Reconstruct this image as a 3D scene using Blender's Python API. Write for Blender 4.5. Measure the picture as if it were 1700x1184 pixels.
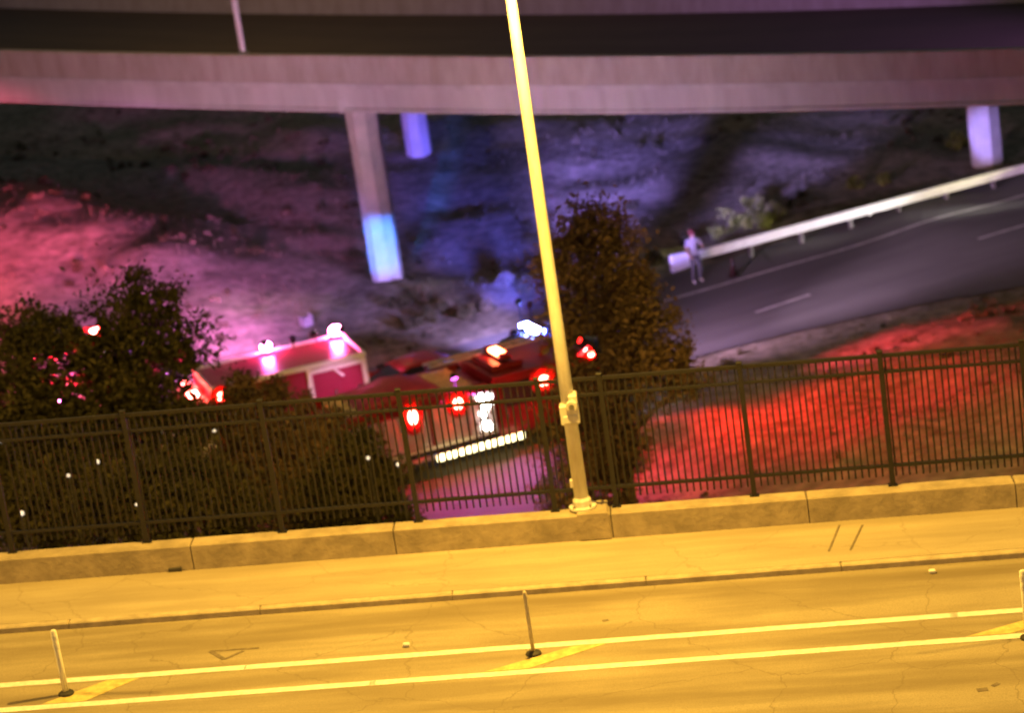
import bpy, bmesh, math, random
import numpy as np
from mathutils import Vector, Matrix

for o in list(bpy.data.objects): bpy.data.objects.remove(o)
SC = bpy.context.scene
COL = SC.collection
rad = math.radians
RNG = random.Random(11)

# ------------------------------------------------------------------ camera
FPX, PITCH, ROLL, CAMH = 4300.0, rad(17.15), rad(8.37), 15.45
cd = bpy.data.cameras.new('Camera'); cam = bpy.data.objects.new('Camera', cd); COL.objects.link(cam)
cd.sensor_width = 36.0; cd.lens = 36.0 * FPX / 1700.0
cd.clip_start = 0.5; cd.clip_end = 3000
cam.matrix_world = (Matrix.Translation((0, 0, CAMH)) @ Matrix.Rotation(rad(90) - PITCH, 4, 'X')
                    @ Matrix.Rotation(-ROLL, 4, 'Z'))
SC.camera = cam
cd.dof.use_dof = True; cd.dof.focus_distance = 31.0; cd.dof.aperture_fstop = 1.0; cd.dof.aperture_blades = 0

# ------------------------------------------------------------------ night sky, moon, exposure
w = bpy.data.worlds.new('World'); SC.world = w; w.use_nodes = True
nt = w.node_tree; bg = nt.nodes['Background']
sky = nt.nodes.new('ShaderNodeTexSky'); sky.sky_type = 'NISHITA'; sky.sun_disc = False
sky.sun_elevation = rad(0.2); sky.sun_rotation = rad(200)
nt.links.new(sky.outputs[0], bg.inputs[0]); bg.inputs[1].default_value = 0.15
sl = bpy.data.lights.new('moon', 'SUN'); sl.energy = 0.012; sl.angle = rad(0.5); sl.color = (0.8, 0.85, 1)
so = bpy.data.objects.new('moon', sl); COL.objects.link(so); so.rotation_euler = (rad(40), 0, rad(200))
SC.view_settings.view_transform = 'Standard'; SC.view_settings.look = 'None'
SC.view_settings.exposure = 0; SC.view_settings.gamma = 1
try: SC.view_settings.use_curve_mapping = False
except Exception: pass
SC.cycles.use_denoising = True
SC.cycles.max_bounces = 5; SC.cycles.diffuse_bounces = 2; SC.cycles.glossy_bounces = 2
SC.cycles.sample_clamp_indirect = 4.0
SC.cycles.caustics_reflective = False; SC.cycles.caustics_refractive = False

# ------------------------------------------------------------------ helpers for laying out the place
_F = np.array([0, math.cos(PITCH), -math.sin(PITCH)]); _R = np.array([1., 0, 0]); _U = np.cross(_R, _F)
def ray(x, y):
    X, Y = x - 850, 592 - y; c, s = math.cos(ROLL), math.sin(ROLL)
    return _F + _R * (X * c + Y * s) / FPX + _U * (-X * s + Y * c) / FPX
def G(x, y, z):
    d = ray(x, y); return np.array([0, 0, CAMH]) + d * (z - CAMH) / d[2]
def Pd(x, y, D):
    d = ray(x, y); return np.array([0, 0, CAMH]) + d * D / d[1]

PSI, GRADE = rad(-3.925), -0.0487
_u = np.array([math.cos(PSI), math.sin(PSI), GRADE]); _n = np.array([-math.sin(PSI), math.cos(PSI), 0])
def D(t, s, z):
    """bridge coordinates: t along the bridge, s across (away from the camera), z above the carriageway"""
    return tuple(_u * t + _n * s + np.array([0, 0, z]))

# ------------------------------------------------------------------ materials
MATS = {}
def mat(name, col, rough=0.7, metal=0.0, var=0.25, scale=6.0, emit=None, strength=0.0, bump=0.0, col2=None,
        stretch=None, spec=None, detail=6, trans=0.0):
    if name in MATS: return MATS[name]
    m = bpy.data.materials.new(name); m.use_nodes = True; t = m.node_tree; N = t.nodes; L = t.links
    b = N['Principled BSDF']; b.inputs['Roughness'].default_value = rough; b.inputs['Metallic'].default_value = metal
    if spec is not None: b.inputs['Specular IOR Level'].default_value = spec
    if trans: b.inputs['Transmission Weight'].default_value = trans
    tc = N.new('ShaderNodeTexCoord'); mp = N.new('ShaderNodeMapping'); L.new(tc.outputs['Object'], mp.inputs[0])
    if stretch: mp.inputs['Scale'].default_value = stretch
    nz = N.new('ShaderNodeTexNoise'); nz.inputs['Scale'].default_value = scale; nz.inputs['Detail'].default_value = detail
    nz.inputs['Roughness'].default_value = 0.65
    L.new(mp.outputs[0], nz.inputs['Vector'])
    rp = N.new('ShaderNodeValToRGB'); L.new(nz.outputs['Fac'], rp.inputs[0])
    c2 = col2 or tuple(c * (1 - var) for c in col); c1 = col if col2 else tuple(min(1, c * (1 + var)) for c in col)
    rp.color_ramp.elements[0].position = 0.35; rp.color_ramp.elements[0].color = (*c2, 1)
    rp.color_ramp.elements[1].position = 0.65; rp.color_ramp.elements[1].color = (*c1, 1)
    L.new(rp.outputs[0], b.inputs['Base Color'])
    if bump:
        bp = N.new('ShaderNodeBump'); bp.inputs['Strength'].default_value = bump; bp.inputs['Distance'].default_value = 0.05
        n2 = N.new('ShaderNodeTexNoise'); n2.inputs['Scale'].default_value = scale * 4; n2.inputs['Detail'].default_value = 8
        L.new(mp.outputs[0], n2.inputs['Vector']); L.new(n2.outputs['Fac'], bp.inputs['Height']); L.new(bp.outputs[0], b.inputs['Normal'])
    if emit:
        b.inputs['Emission Color'].default_value = (*emit, 1); b.inputs['Emission Strength'].default_value = strength
    MATS[name] = m
    return m

def paved(name, base, dark, along=(1, 0), streak=0.5, speck=0.25, streak_scale=2.2, bands=()):
    """worn concrete / asphalt: large blotches, streaks along the traffic, fine speckle"""
    m = bpy.data.materials.new(name); m.use_nodes = True; t = m.node_tree; N = t.nodes; L = t.links
    b = N['Principled BSDF']; b.inputs['Roughness'].default_value = 0.85; b.inputs['Specular IOR Level'].default_value = 0.25
    tc = N.new('ShaderNodeTexCoord')
    mp = N.new('ShaderNodeMapping'); mp.inputs['Rotation'].default_value = (0, 0, -math.atan2(along[1], along[0]))
    L.new(tc.outputs['Object'], mp.inputs[0])
    m2 = N.new('ShaderNodeMapping'); m2.inputs['Scale'].default_value = (0.10, 1.0, 1.0); L.new(mp.outputs[0], m2.inputs[0])
    a = N.new('ShaderNodeTexNoise'); a.inputs['Scale'].default_value = streak_scale; a.inputs['Detail'].default_value = 5; L.new(m2.outputs[0], a.inputs['Vector'])
    c = N.new('ShaderNodeTexNoise'); c.inputs['Scale'].default_value = 0.7; c.inputs['Detail'].default_value = 8; L.new(mp.outputs[0], c.inputs['Vector'])
    e = N.new('ShaderNodeTexNoise'); e.inputs['Scale'].default_value = 45; e.inputs['Detail'].default_value = 3; L.new(mp.outputs[0], e.inputs['Vector'])
    def ramp(src, lo, hi, v0, v1):
        r = N.new('ShaderNodeMapRange'); r.inputs[1].default_value = lo; r.inputs[2].default_value = hi
        r.inputs[3].default_value = v0; r.inputs[4].default_value = v1; L.new(src, r.inputs[0]); return r.outputs[0]
    def mul(x, y):
        q = N.new('ShaderNodeMath'); q.operation = 'MULTIPLY'; L.new(x, q.inputs[0]); L.new(y, q.inputs[1]); return q.outputs[0]
    f = mul(mul(ramp(a.outputs['Fac'], .38, .60, 1 - streak, 1), ramp(c.outputs['Fac'], .3, .65, .72, 1)), ramp(e.outputs['Fac'], .35, .6, 1 - speck, 1))
    if bands:       # fine cracks
        vw = N.new('ShaderNodeTexVoronoi'); vw.feature = 'DISTANCE_TO_EDGE'; vw.inputs['Scale'].default_value = .42
        dn = N.new('ShaderNodeTexNoise'); dn.inputs['Scale'].default_value = 2.5; dn.inputs['Detail'].default_value = 6; L.new(mp.outputs[0], dn.inputs['Vector'])
        vm = N.new('ShaderNodeVectorMath'); vm.operation = 'MULTIPLY_ADD'; vm.inputs[1].default_value = (.5, .5, .5); L.new(dn.outputs['Color'], vm.inputs[0]); L.new(mp.outputs[0], vm.inputs[2]); L.new(vm.outputs[0], vw.inputs['Vector'])
        f = mul(f, ramp(vw.outputs['Distance'], .002, .007, .45, 1))
    if bands:       # grimy strips along the gutter and the wheel tracks
        sx_ = N.new('ShaderNodeSeparateXYZ'); L.new(mp.outputs[0], sx_.inputs[0])
        m3 = N.new('ShaderNodeMapping'); m3.inputs['Scale'].default_value = (.35, 2.2, 1); m3.inputs['Location'].default_value = (7.3, 3.1, 0); L.new(mp.outputs[0], m3.inputs[0])
        g_ = N.new('ShaderNodeTexNoise'); g_.inputs['Scale'].default_value = 1.1; g_.inputs['Detail'].default_value = 7; L.new(m3.outputs[0], g_.inputs['Vector'])
        for c_, hw_, am_ in bands:
            a1 = N.new('ShaderNodeMath'); a1.operation = 'SUBTRACT'; a1.inputs[1].default_value = c_; L.new(sx_.outputs[1], a1.inputs[0])
            a2 = N.new('ShaderNodeMath'); a2.operation = 'ABSOLUTE'; L.new(a1.outputs[0], a2.inputs[0])
            prof = ramp(a2.outputs[0], hw_*.35, hw_, 1, 0)
            am2 = N.new('ShaderNodeMath'); am2.operation = 'MULTIPLY'; L.new(prof, am2.inputs[0]); L.new(ramp(g_.outputs['Fac'], .38, .62, 0, am_), am2.inputs[1])
            iv = N.new('ShaderNodeMath'); iv.operation = 'SUBTRACT'; iv.inputs[0].default_value = 1; L.new(am2.outputs[0], iv.inputs[1])
            f = mul(f, iv.outputs[0])
    mx = N.new('ShaderNodeMix'); mx.data_type = 'RGBA'; L.new(f, mx.inputs[0])
    mx.inputs[6].default_value = (*dark, 1); mx.inputs[7].default_value = (*base, 1)
    L.new(mx.outputs[2], b.inputs['Base Color'])
    bp = N.new('ShaderNodeBump'); bp.inputs['Strength'].default_value = 0.25; bp.inputs['Distance'].default_value = 0.02
    L.new(e.outputs['Fac'], bp.inputs['Height']); L.new(bp.outputs[0], b.inputs['Normal'])
    MATS[name] = m
    return m

# ------------------------------------------------------------------ mesh builder
class MB:
    def __init__(s, xf=None): s.v = []; s.f = []; s.xf = xf; s.smooth = False
    def add(s, vs, fs):
        k = len(s.v); s.v += [tuple(s.xf(*p)) if s.xf else tuple(p) for p in vs]; s.f += [tuple(i + k for i in f) for f in fs]; return s
    def box(s, x0, x1, y0, y1, z0, z1, bev=0.0):
        if bev:
            b = bev; vs = []
            for z, i in ((z0, b), (z0 + b, 0), (z1 - b, 0), (z1, b)):
                vs += [(x0 + i + (b if not i else 0) * 0, y0 + i, z), (x1 - i, y0 + i, z), (x1 - i, y1 - i, z), (x0 + i, y1 - i, z)]
            fs = [(3, 2, 1, 0), (12, 13, 14, 15)]
            for k in range(3):
                for j in range(4):
                    fs.append((k*4 + j, k*4 + (j+1) % 4, k*4 + 4 + (j+1) % 4, k*4 + 4 + j))
            return s.add(vs, fs)
        return s.add([(x0,y0,z0),(x1,y0,z0),(x1,y1,z0),(x0,y1,z0),(x0,y0,z1),(x1,y0,z1),(x1,y1,z1),(x0,y1,z1)],
                     [(3,2,1,0),(4,5,6,7),(0,1,5,4),(1,2,6,5),(2,3,7,6),(3,0,4,7)])
    def tube(s, pts, rs, n=10, cap=True):
        pts = [Vector(p) for p in pts]; rs = rs if hasattr(rs, '__len__') else [rs] * len(pts)
        vs = []; fs = []
        for i, p in enumerate(pts):
            d = (pts[min(i+1, len(pts)-1)] - pts[max(i-1, 0)]).normalized()
            a = d.cross(Vector((0, 0, 1)) if abs(d.z) < .9 else Vector((1, 0, 0))).normalized(); b = d.cross(a)
            for k in range(n):
                an = 2 * math.pi * k / n; vs.append(tuple(p + (a * math.cos(an) + b * math.sin(an)) * rs[i]))
        for i in range(len(pts) - 1):
            for k in range(n):
                fs.append((i*n + k, (i+1)*n + k, (i+1)*n + (k+1) % n, i*n + (k+1) % n))
        if cap: fs += [tuple(range(n)), tuple(reversed(range((len(pts)-1)*n, len(pts)*n)))]
        return s.add(vs, fs)
    def prism(s, poly, y0, y1):
        """polygon in local x-z, extruded along y"""
        n = len(poly)
        vs = [(x, y0, z) for x, z in poly] + [(x, y1, z) for x, z in poly]
        fs = [tuple(range(n)), tuple(reversed(range(n, 2*n)))] + [(i, i+n, (i+1) % n + n, (i+1) % n) for i in range(n)]
        return s.add(vs, fs)
    def loft(s, rings, cap=True):
        n = len(rings[0]); vs = [p for r in rings for p in r]; fs = []
        for i in range(len(rings)-1):
            for k in range(n):
                fs.append((i*n+k, i*n+(k+1) % n, (i+1)*n+(k+1) % n, (i+1)*n+k))
        if cap: fs += [tuple(reversed(range(n))), tuple(range((len(rings)-1)*n, len(rings)*n))]
        return s.add(vs, fs)
    def dome(s, c, r, sx=1, sy=1, sz=1, nu=12, nv=8, full=True):
        rings = []
        for i in range(nv + 1):
            th = (math.pi if full else math.pi/2) * i / nv; rr = max(math.sin(th), 0.02)
            rings.append([(c[0] + r*sx*rr*math.cos(2*math.pi*k/nu), c[1] + r*sy*rr*math.sin(2*math.pi*k/nu), c[2] + r*sz*math.cos(th)) for k in range(nu)])
        return s.loft(rings)
    def mesh(s, name, m):
        me = bpy.data.meshes.new(name); me.from_pydata(s.v, [], s.f); me.update()
        bm = bmesh.new(); bm.from_mesh(me); bmesh.ops.recalc_face_normals(bm, faces=bm.faces[:]); bm.to_mesh(me); bm.free()
        if m: me.materials.append(m)
        if s.smooth:
            for p in me.polygons: p.use_smooth = True
        return me
    def build(s, name, m, parent=None, loc=None):
        o = bpy.data.objects.new(name, s.mesh(name, m)); COL.objects.link(o)
        if parent: o.parent = parent
        if loc is not None: o.location = loc
        return o

def link(name, me, parent=None, loc=None):
    o = bpy.data.objects.new(name, me); COL.objects.link(o)
    if parent: o.parent = parent
    if loc is not None: o.location = loc
    return o
def tag(o, label, cat, group=None):
    o['label'] = label; o['category'] = cat
    if group: o['group'] = group
    return o
def thing(name, label, cat, loc=(0, 0, 0), rz=0, group=None):
    o = bpy.data.objects.new(name, None); COL.objects.link(o); o.location = loc; o.rotation_euler = (0, 0, rz)
    o.empty_display_size = .3
    return tag(o, label, cat, group)
def struct(o): o['kind'] = 'structure'; return o

# ------------------------------------------------------------------ shared materials
UDIR = (_u[0], _u[1])
M_road = paved('bridge_concrete', (.40, .355, .255), (.19, .155, .10), UDIR, .60, .34, bands=((36.62, .42, .75), (36.1, .25, .5), (34.6, .3, .45), (33.0, .5, .5), (31.4, .5, .5)))
M_walk = paved('sidewalk_concrete', (.45, .395, .29), (.28, .235, .165), UDIR, .45, .25, 3.5, bands=((38.75, .25, .6), (37.9, .3, .35)))
M_par = mat('parapet_concrete', (.36, .30, .215), .85, var=.22, scale=2.5, bump=.25)
M_kerb = mat('kerb_concrete', (.45, .385, .28), .85, var=.2, scale=4)
M_white = mat('white_road_paint', (.93, .93, .93), .6, scale=9, col2=(.70, .69, .67))
M_yel = mat('yellow_road_paint', (.62, .52, .20), .6, var=.25, scale=7)
M_tar = mat('tar_seal', (.05, .045, .04), .6, var=.3)
M_fence = mat('black_fence_steel', (.014, .0125, .011), .6, var=.3, scale=14)
M_galv = mat('pale_pole_paint', (.74, .73, .72), .45, scale=6, col2=(.56, .53, .48), stretch=(1, 1, .25))
M_steel = mat('dark_bolt_steel', (.25, .24, .22), .4, metal=.6)
M_conc = mat('overpass_concrete', (.44, .42, .40), .88, col2=(.36, .335, .31), scale=1.6, bump=.2, stretch=(1, 1, .14))
M_conc2 = mat('barrier_concrete', (.38, .34, .29), .88, col2=(.29, .25, .205), scale=2.2, bump=.2, stretch=(1, 1, .25))
M_asph = paved('ramp_asphalt', (.15, .145, .14), (.085, .08, .08), (.908, .418), .5, .35, .9)
M_asphdark = paved('overpass_asphalt', (.085, .065, .04), (.05, .038, .025), (.89, -.45), .4, .3, .8)
M_rail = mat('galvanised_guardrail', (.86, .87, .88), .5, metal=.1, var=.08, scale=3)
M_bark = mat('bark', (.10, .075, .05), .9, var=.4, scale=9, bump=.5)

# ================================================================== BRIDGE IN FRONT
S_PAR, S_KERB, S_L1, S_L2 = 38.87, 37.02, 35.05, 34.16
T0, T1 = -16.0, 16.0
b = MB(D); b.box(T0, T1, 14, S_KERB, -.5, 0); road = struct(b.build('road', M_road))
b = MB(D); b.box(T0, T1, S_KERB + .16, S_PAR + .05, -.5, .10); walk = struct(b.build('sidewalk', M_walk))
k0 = struct(link('kerb', MB(D).box(T0, T0 + .01, S_KERB + .005, S_KERB + .155, -.45, .05).mesh('kerb', M_kerb)))
tt = T0
while tt < T1:                                    # kerb stones
    e = min(tt + 3.0, T1)
    MB(D).box(tt + .006, e - .006, S_KERB, S_KERB + .158, -.4, .105 + RNG.uniform(-.003, .003), .02).build('kerb_stone', M_kerb, k0); tt = e
def strip(poly, z, name, m, parent, th=.004):
    """flat painted sheet given by (t,s) corners on the deck"""
    n = len(poly); b = MB(D)
    b.add([(t, s, z) for t, s in poly] + [(t, s, z - th) for t, s in poly],
          [tuple(range(n))] + [(i, (i+1) % n, (i+1) % n + n, i + n) for i in range(n)])
    return b.build(name, m, parent)
def wobble_line(s, t0, t1, wd, name):
    top = []; bot = []; t = t0
    while t < t1:
        top.append((t, s + wd/2 + RNG.uniform(-.006, .006))); bot.append((t, s - wd/2 + RNG.uniform(-.006, .006))); t += .25
    b = MB(D); n = len(top)
    b.add([(t, q, .005) for t, q in top] + [(t, q, .005) for t, q in bot], [(i, i+1, n+i+1, n+i) for i in range(n-1)])
    return b.build(name, M_white, road)
def T_at(px, py, z):          # bridge t of a point seen on the deck
    q = G(px, py, z); t = (q[0]*_u[0] + q[1]*_u[1])
    q = G(px, py, z + GRADE * t); return q[0]*_u[0] + q[1]*_u[1], q @ _n
for s, brk in ((S_L1, [(403, 1109), (1575, 1022)]), (S_L2, [(610, 1140), (1358, 1081)])):
    cuts = [T0] + [T_at(*q, 0)[0] for q in brk] + [T1]
    for i in range(len(cuts) - 1):
        wobble_line(s, cuts[i] + .02, cuts[i+1] + .20, .165, 'lane_line')
# diagonal hatch bars in the buffer
for pa, pb in (((95, 1182), (212, 1120)), ((838, 1112), (985, 1070)), ((1640, 1060), (1790, 1005))):
    ta = T_at(*pa, 0)[0]; tb = T_at(*pb, 0)[0]
    strip([(ta - .30, S_L2 + .10), (ta + .34, S_L2 + .10), (tb + .20, S_L1 - .10), (tb - .28, S_L1 - .10)], .006, 'hatch_bar', M_yel, road)
# tar patch triangle, small stains on carriageway, two scuffs on the walk
def tar_line(p, q, wd, z, name='tar_line', m=None, parent=None):
    (a, s1), (c, s2) = p, q; dx, ds = c - a, s2 - s1; l = math.hypot(dx, ds); ox, os_ = -ds/l*wd/2, dx/l*wd/2
    return strip([(a+ox, s1+os_), (c+ox, s2+os_), (c-ox, s2-os_), (a-ox, s1-os_)], z, name, m or M_tar, parent or road)
M_seam = mat('worn_seam', (.17, .14, .10), .8, var=.3)
A, B, C = T_at(349, 1081, 0), T_at(430, 1076, 0), T_at(372, 1095, 0)
tar_line(A, B, .05, .0055, m=M_seam); tar_line(A, C, .07, .0060, m=M_seam); tar_line(C, T_at(404, 1081, 0), .05, .0065, m=M_seam)
for p, q in (((1394, 872), (1376, 916)), ((1432, 872), (1412, 914))):
    tar_line(T_at(*p, .10), T_at(*q, .10), .035, .1045, 'scuff_mark', M_seam, walk)
for p, q, wd in (((1622, 1147), (1640, 1145), .10), ((1648, 1140), (1658, 1135), .07), ((1000, 1032), (1010, 1030), .06)):
    tar_line(T_at(*p, 0), T_at(*q, 0), wd, .0055, 'oil_stain', M_seam)
# pebbles / bits of litter
for px, py, z in ((675, 1074, 0), (1548, 952, 0)):
    t, s = T_at(px, py, z)
    tag(MB(D).box(t - .05, t + .05, s - .04, s + .04, z + .002, z + .06, .015).build('litter', M_white),
        'pale scrap of litter on the bike lane ' + ('by the inner white line' if px == 675 else 'close to the kerb at right'), 'litter')

# parapet: cast panels with open joints, block under the lamp post
par = thing('parapet_wall', 'low sodium-lit concrete parapet along the back of the sidewalk under the fence', 'wall', D(0, S_PAR, 0))
bx = par.location
def PD(t, s, z): q = D(t, s, z); return (q[0]-bx[0], q[1]-bx[1], q[2]-bx[2])
PH = .53
jt = [T_at(656, 900, .3)[0], T_at(1016, 868, .3)[0], T_at(1340, 840, .3)[0]]
jt = [jt[0] - 3.3*3, jt[0] - 6.6, jt[0] - 3.3] + jt + [jt[2] + 3.3, jt[2] + 6.6]
jt = [T0] + [j for j in jt if T0 < j < T1] + [T1]
for i in range(len(jt) - 1):
    MB(PD).box(jt[i] + .009, jt[i+1] - .009, S_PAR, S_PAR + .36, -.6, PH, .018).build('wall_panel', M_par, par)
MB(PD).box(T0, T1, S_PAR + .02, S_PAR + .34, -.6, PH - .03).build('joint_filler', M_tar, par)
tp = T_at(968, 826, PH)[0]
MB(PD).box(tp - .10, tp + .40, S_PAR - .035, S_PAR + .54, 0.1015, PH + .045, .02).build('lamp_block', M_par, par)
t, s = T_at(292, 940, .15)
MB(PD).box(t - .11, t + .11, S_PAR - .03, S_PAR + .01, .102, .17, .012).build('scupper', M_tar, par)
b = MB(D); b.box(T0, T1, 14.5, S_PAR + .30, -1.7, -.52); struct(b.build('bridge_deck', M_par))

# fence on the parapet
S_F = S_PAR + .31
fence = thing('picket_fence', 'dark steel picket fence with twin top rails along the parapet', 'fence', D(0, S_F, PH))
fx = fence.location
def FD(t, s, z): q = D(t, s, z); return (q[0]-fx[0], q[1]-fx[1], q[2]-fx[2])
FT = PH + 2.20
for z, th in ((FT, .028), (FT - .27, .022), (PH + .34, .024)):
    MB(FD).box(T0, T1, S_F - .028, S_F + .028, z - th, z + th).build('rail', M_fence, fence)
posts = [-9.02 + 2.2207*k for k in range(-2, 4)] + [-9.02 + 7.655 + 2.2207*k for k in range(0, 6)]
for t in posts:
    bm_ = MB(FD); bm_.box(t - .04, t + .04, S_F - .042, S_F + .042, PH + .012, FT + .06)
    p_ = bm_.build('post', M_fence, fence)
    MB(FD).box(t - .075, t + .075, S_F - .068, S_F + .068, PH + .002, PH + .014).build('base_plate', M_fence, p_)
    MB(FD).box(t - .048, t + .048, S_F - .05, S_F + .05, FT + .06, FT + .085, .008).build('post_cap', M_fence, p_)
pk = MB().box(-.014, .014, -.012, .012, 0, FT - PH - .17).mesh('picket', M_fence)
t = -11.0
while t < 11.2:
    if min(abs(t - q) for q in posts) > .06:
        o = link('picket', pk, fence, FD(t, S_F, PH + .16)); o.rotation_euler = (RNG.uniform(-.004, .004), RNG.uniform(-.006, .006), 0)
    t += .108

# street lamps: the one in view and its neighbours up and down the bridge
M_hps = mat('sodium_lens', (.9, .6, .3), .4, emit=(1, .56, .12), strength=60)
SOD = (1.0, .55, .068)
def street_lamp(t, label, detail=True, power=12400):
    base = D(t, S_PAR + .27, PH + .045)
    L_ = thing('street_lamp', label, 'street lamp', base, PSI, 'street lamps along the bridge')
    Hh = 10.0
    b = MB(); b.smooth = True
    b.tube([(0, 0, .03), (0, 0, 3), (0, 0, 6.5), (0, 0, Hh - .3)], [.118, .104, .09, .075], 18).build('pole', M_galv, L_)
    b = MB(); b.tube([(0, 0, 0), (0, 0, .03), (0, 0, .035), (0, 0, .13), (0, 0, .18)], [.225, .225, .15, .15, .119], 20)
    bp_ = b.build('base_flange', M_galv, L_)
    for k in range(4):
        a = math.pi/4 + k*math.pi/2; x, y = .185*math.cos(a), .185*math.sin(a)
        MB().tube([(x, y, .03), (x, y, .075)], .022, 6).build('anchor_bolt', M_steel, bp_)
    b = MB(); b.smooth = True
    b.tube([(0, 0, Hh - .5), (0, -.15, Hh - .1), (0, -.7, Hh + .25), (0, -1.6, Hh + .42), (0, -2.5, Hh + .45)], [.06, .06, .05, .042, .038], 10).build('arm', M_galv, L_)
    hd = MB().loft([[(x*.6, -2.35, Hh + .45 + z*.6) for x, z in ((-.1, -.05), (.1, -.05), (.08, .08), (-.08, .08))],
                    [(x, -2.6, Hh + .42 + z) for x, z in ((-.16, -.03), (.16, -.03), (.12, .13), (-.12, .13))],
                    [(x, -3.0, Hh + .42 + z) for x, z in ((-.15, -.03), (.15, -.03), (.10, .10), (-.10, .10))]]).build('lamp_head', M_galv, L_)
    MB().box(-.11, .11, -2.95, -2.62, Hh + .365, Hh + .388).build('lens', M_hps, hd)
    ld = bpy.data.lights.new('lamp_light', 'SPOT'); ld.energy = power; ld.color = SOD; ld.shadow_soft_size = .12; ld.spot_size = rad(164); ld.spot_blend = .36
    lo = bpy.data.objects.new('lamp_light', ld); COL.objects.link(lo); lo.parent = L_; lo.location = (0, -2.78, Hh + .22); lo.rotation_euler = (rad(-7), 0, 0)
    if detail:
        # junction box clamped round the pole, with a round conduit hub on its upper half
        zb = 1.46
        jb = MB().box(-.145, .155, -.155, .135, zb, zb + .34, .025).build('junction_box', M_galv, L_)
        MB().box(-.10, .13, -.175, -.150, zb + .04, zb + .16, .008).build('cover_plate', M_galv, jb)
        MB().box(.02, .155, -.17, .10, zb + .342, zb + .50, .02).build('bracket', M_galv, jb)
        b = MB(); b.tube([(.055, -.172, zb + .33), (.055, -.235, zb + .33)], [.095, .085], 14).build('conduit_hub', M_galv, jb)
        MB().tube([(.055, -.236, zb + .33), (.055, -.25, zb + .33)], .045, 10).build('hub_plug', M_steel, jb)
        for z in (zb + .06, zb + .29):
            MB().tube([(0, 0, z - .012), (0, 0, z + .012)], .135, 18).build('clamp_band', M_steel, L_)
        MB().box(-.15, -.09, -.05, .05, .36, .50, .012).build('handhole_cover', M_galv, L_)
    return L_
street_lamp(tp, 'tall pale street lamp post with a junction box, standing on the parapet block')
street_lamp(tp - 21, 'street lamp post farther left along the bridge, outside the view', False)
street_lamp(tp + 21, 'street lamp post farther right along the bridge, outside the view', False)

# delineator posts in the buffer
M_dpost = mat('white_delineator', (.82, .80, .72), .5, var=.08, scale=5)
M_dgrey = mat('faded_delineator', (.50, .44, .33), .6, var=.2, scale=5)
M_rub = mat('black_rubber', (.03, .028, .026), .7, var=.3)
def delineator(px, py, h, r, m, label):
    t, s = T_at(px, py, 0); p = D(t, s, .004)
    o = thing('delineator_post', label, 'delineator', p, 0, 'delineator posts beside the bike lane')
    b = MB(); b.smooth = True; b.tube([(0, 0, .05), (0, 0, h*.5), (0, 0, h - .02), (0, 0, h)], [r, r, r, r*.6], 12).build('tube', m, o)
    MB().tube([(0, 0, 0), (0, 0, .03), (0, 0, .06)], [.12, .11, r*1.05], 12).build('base', M_rub, o)
    for z in (h - .16, h - .30): MB().tube([(0, 0, z), (0, 0, z + .075)], r*1.06, 12).build('reflective_band', M_white if m is M_dpost else M_dgrey, o)
delineator(110, 1152, 1.03, .046, M_dpost, 'white delineator post at the far left with a shadow stretching left of its base')
delineator(886, 1087, 1.0, .030, M_dgrey, 'thin faded tan delineator post below the lamp post, beside a yellow hatch bar')
delineator(1707, 1060, 1.05, .046, M_dpost, 'white delineator post cut off by the right edge of the photo')

# ================================================================== LOW GROUND BEHIND THE BRIDGE
Z0 = -7.5
CP = [(740,830,Z0),(800,760,Z0),(1155,470,Z0),(1400,420,Z0),(1690,340,Z0),(1690,480,Z0),(1170,590,Z0),(560,660,Z0),(900,560,Z0),(300,760,Z0),
      (600,900,Z0),(1000,650,Z0),(1400,520,Z0),(1050,540,Z0),(420,640,Z0),(200,640,-7.3),
      (1050,780,Z0),(1250,660,-7.4),(1300,740,-7.0),(1500,600,-6.9),(1690,560,-6.5),(1690,700,-5.6),(1500,720,-6.1),(1800,640,-5.0),
      (0,600,-7.1),(250,500,-6.6),(100,440,-5.8),(0,325,-4.5),(130,355,-4.8),(260,395,-5.3),(400,435,-6.0),(520,468,-6.9),(-200,300,-4.0),(-200,600,-6.5),
      (0,290,-6.2),(300,345,-6.9),(500,410,-7.4),(0,190,-6.0),(400,215,-6.7),(200,270,-6.9),
      (640,480,-7.6),(600,485,-7.55),(640,500,-7.6),(680,482,-7.5),(730,466,-7.05),(840,470,-6.9),(740,520,-7.35),(720,440,-7.6),(840,440,-7.6),(760,360,-7.4),(780,310,-7.2),(697,262,-7.0),(850,205,-6.4),
      (1000,300,-7.2),(1000,240,-6.5),(1250,295,-7.1),(1250,240,-6.6),(1250,200,-6.1),(1500,300,-7.2),(1500,250,-6.5),(1690,200,-6.2),(1690,262,-7.2),(1690,300,Z0),(1900,215,-7.2),(1960,240,Z0),(1960,330,Z0),(1960,420,Z0),(1900,180,-6.2),(2300,140,Z0),(2300,340,Z0),(2600,50,Z0),(2600,270,Z0)]
CW = np.array([G(x, y, z) for x, y, z in CP])
def zsm(x, y):
    x = np.asarray(x, float); y = np.asarray(y, float); sh = x.shape
    dx = (x.reshape(-1, 1) - CW[:, 0])**2 + ((y.reshape(-1, 1) - CW[:, 1])*.8)**2
    wt = 1/(dx + 7.0)**2
    return ((wt*CW[:, 2]).sum(1)/wt.sum(1)).reshape(sh)

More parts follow.
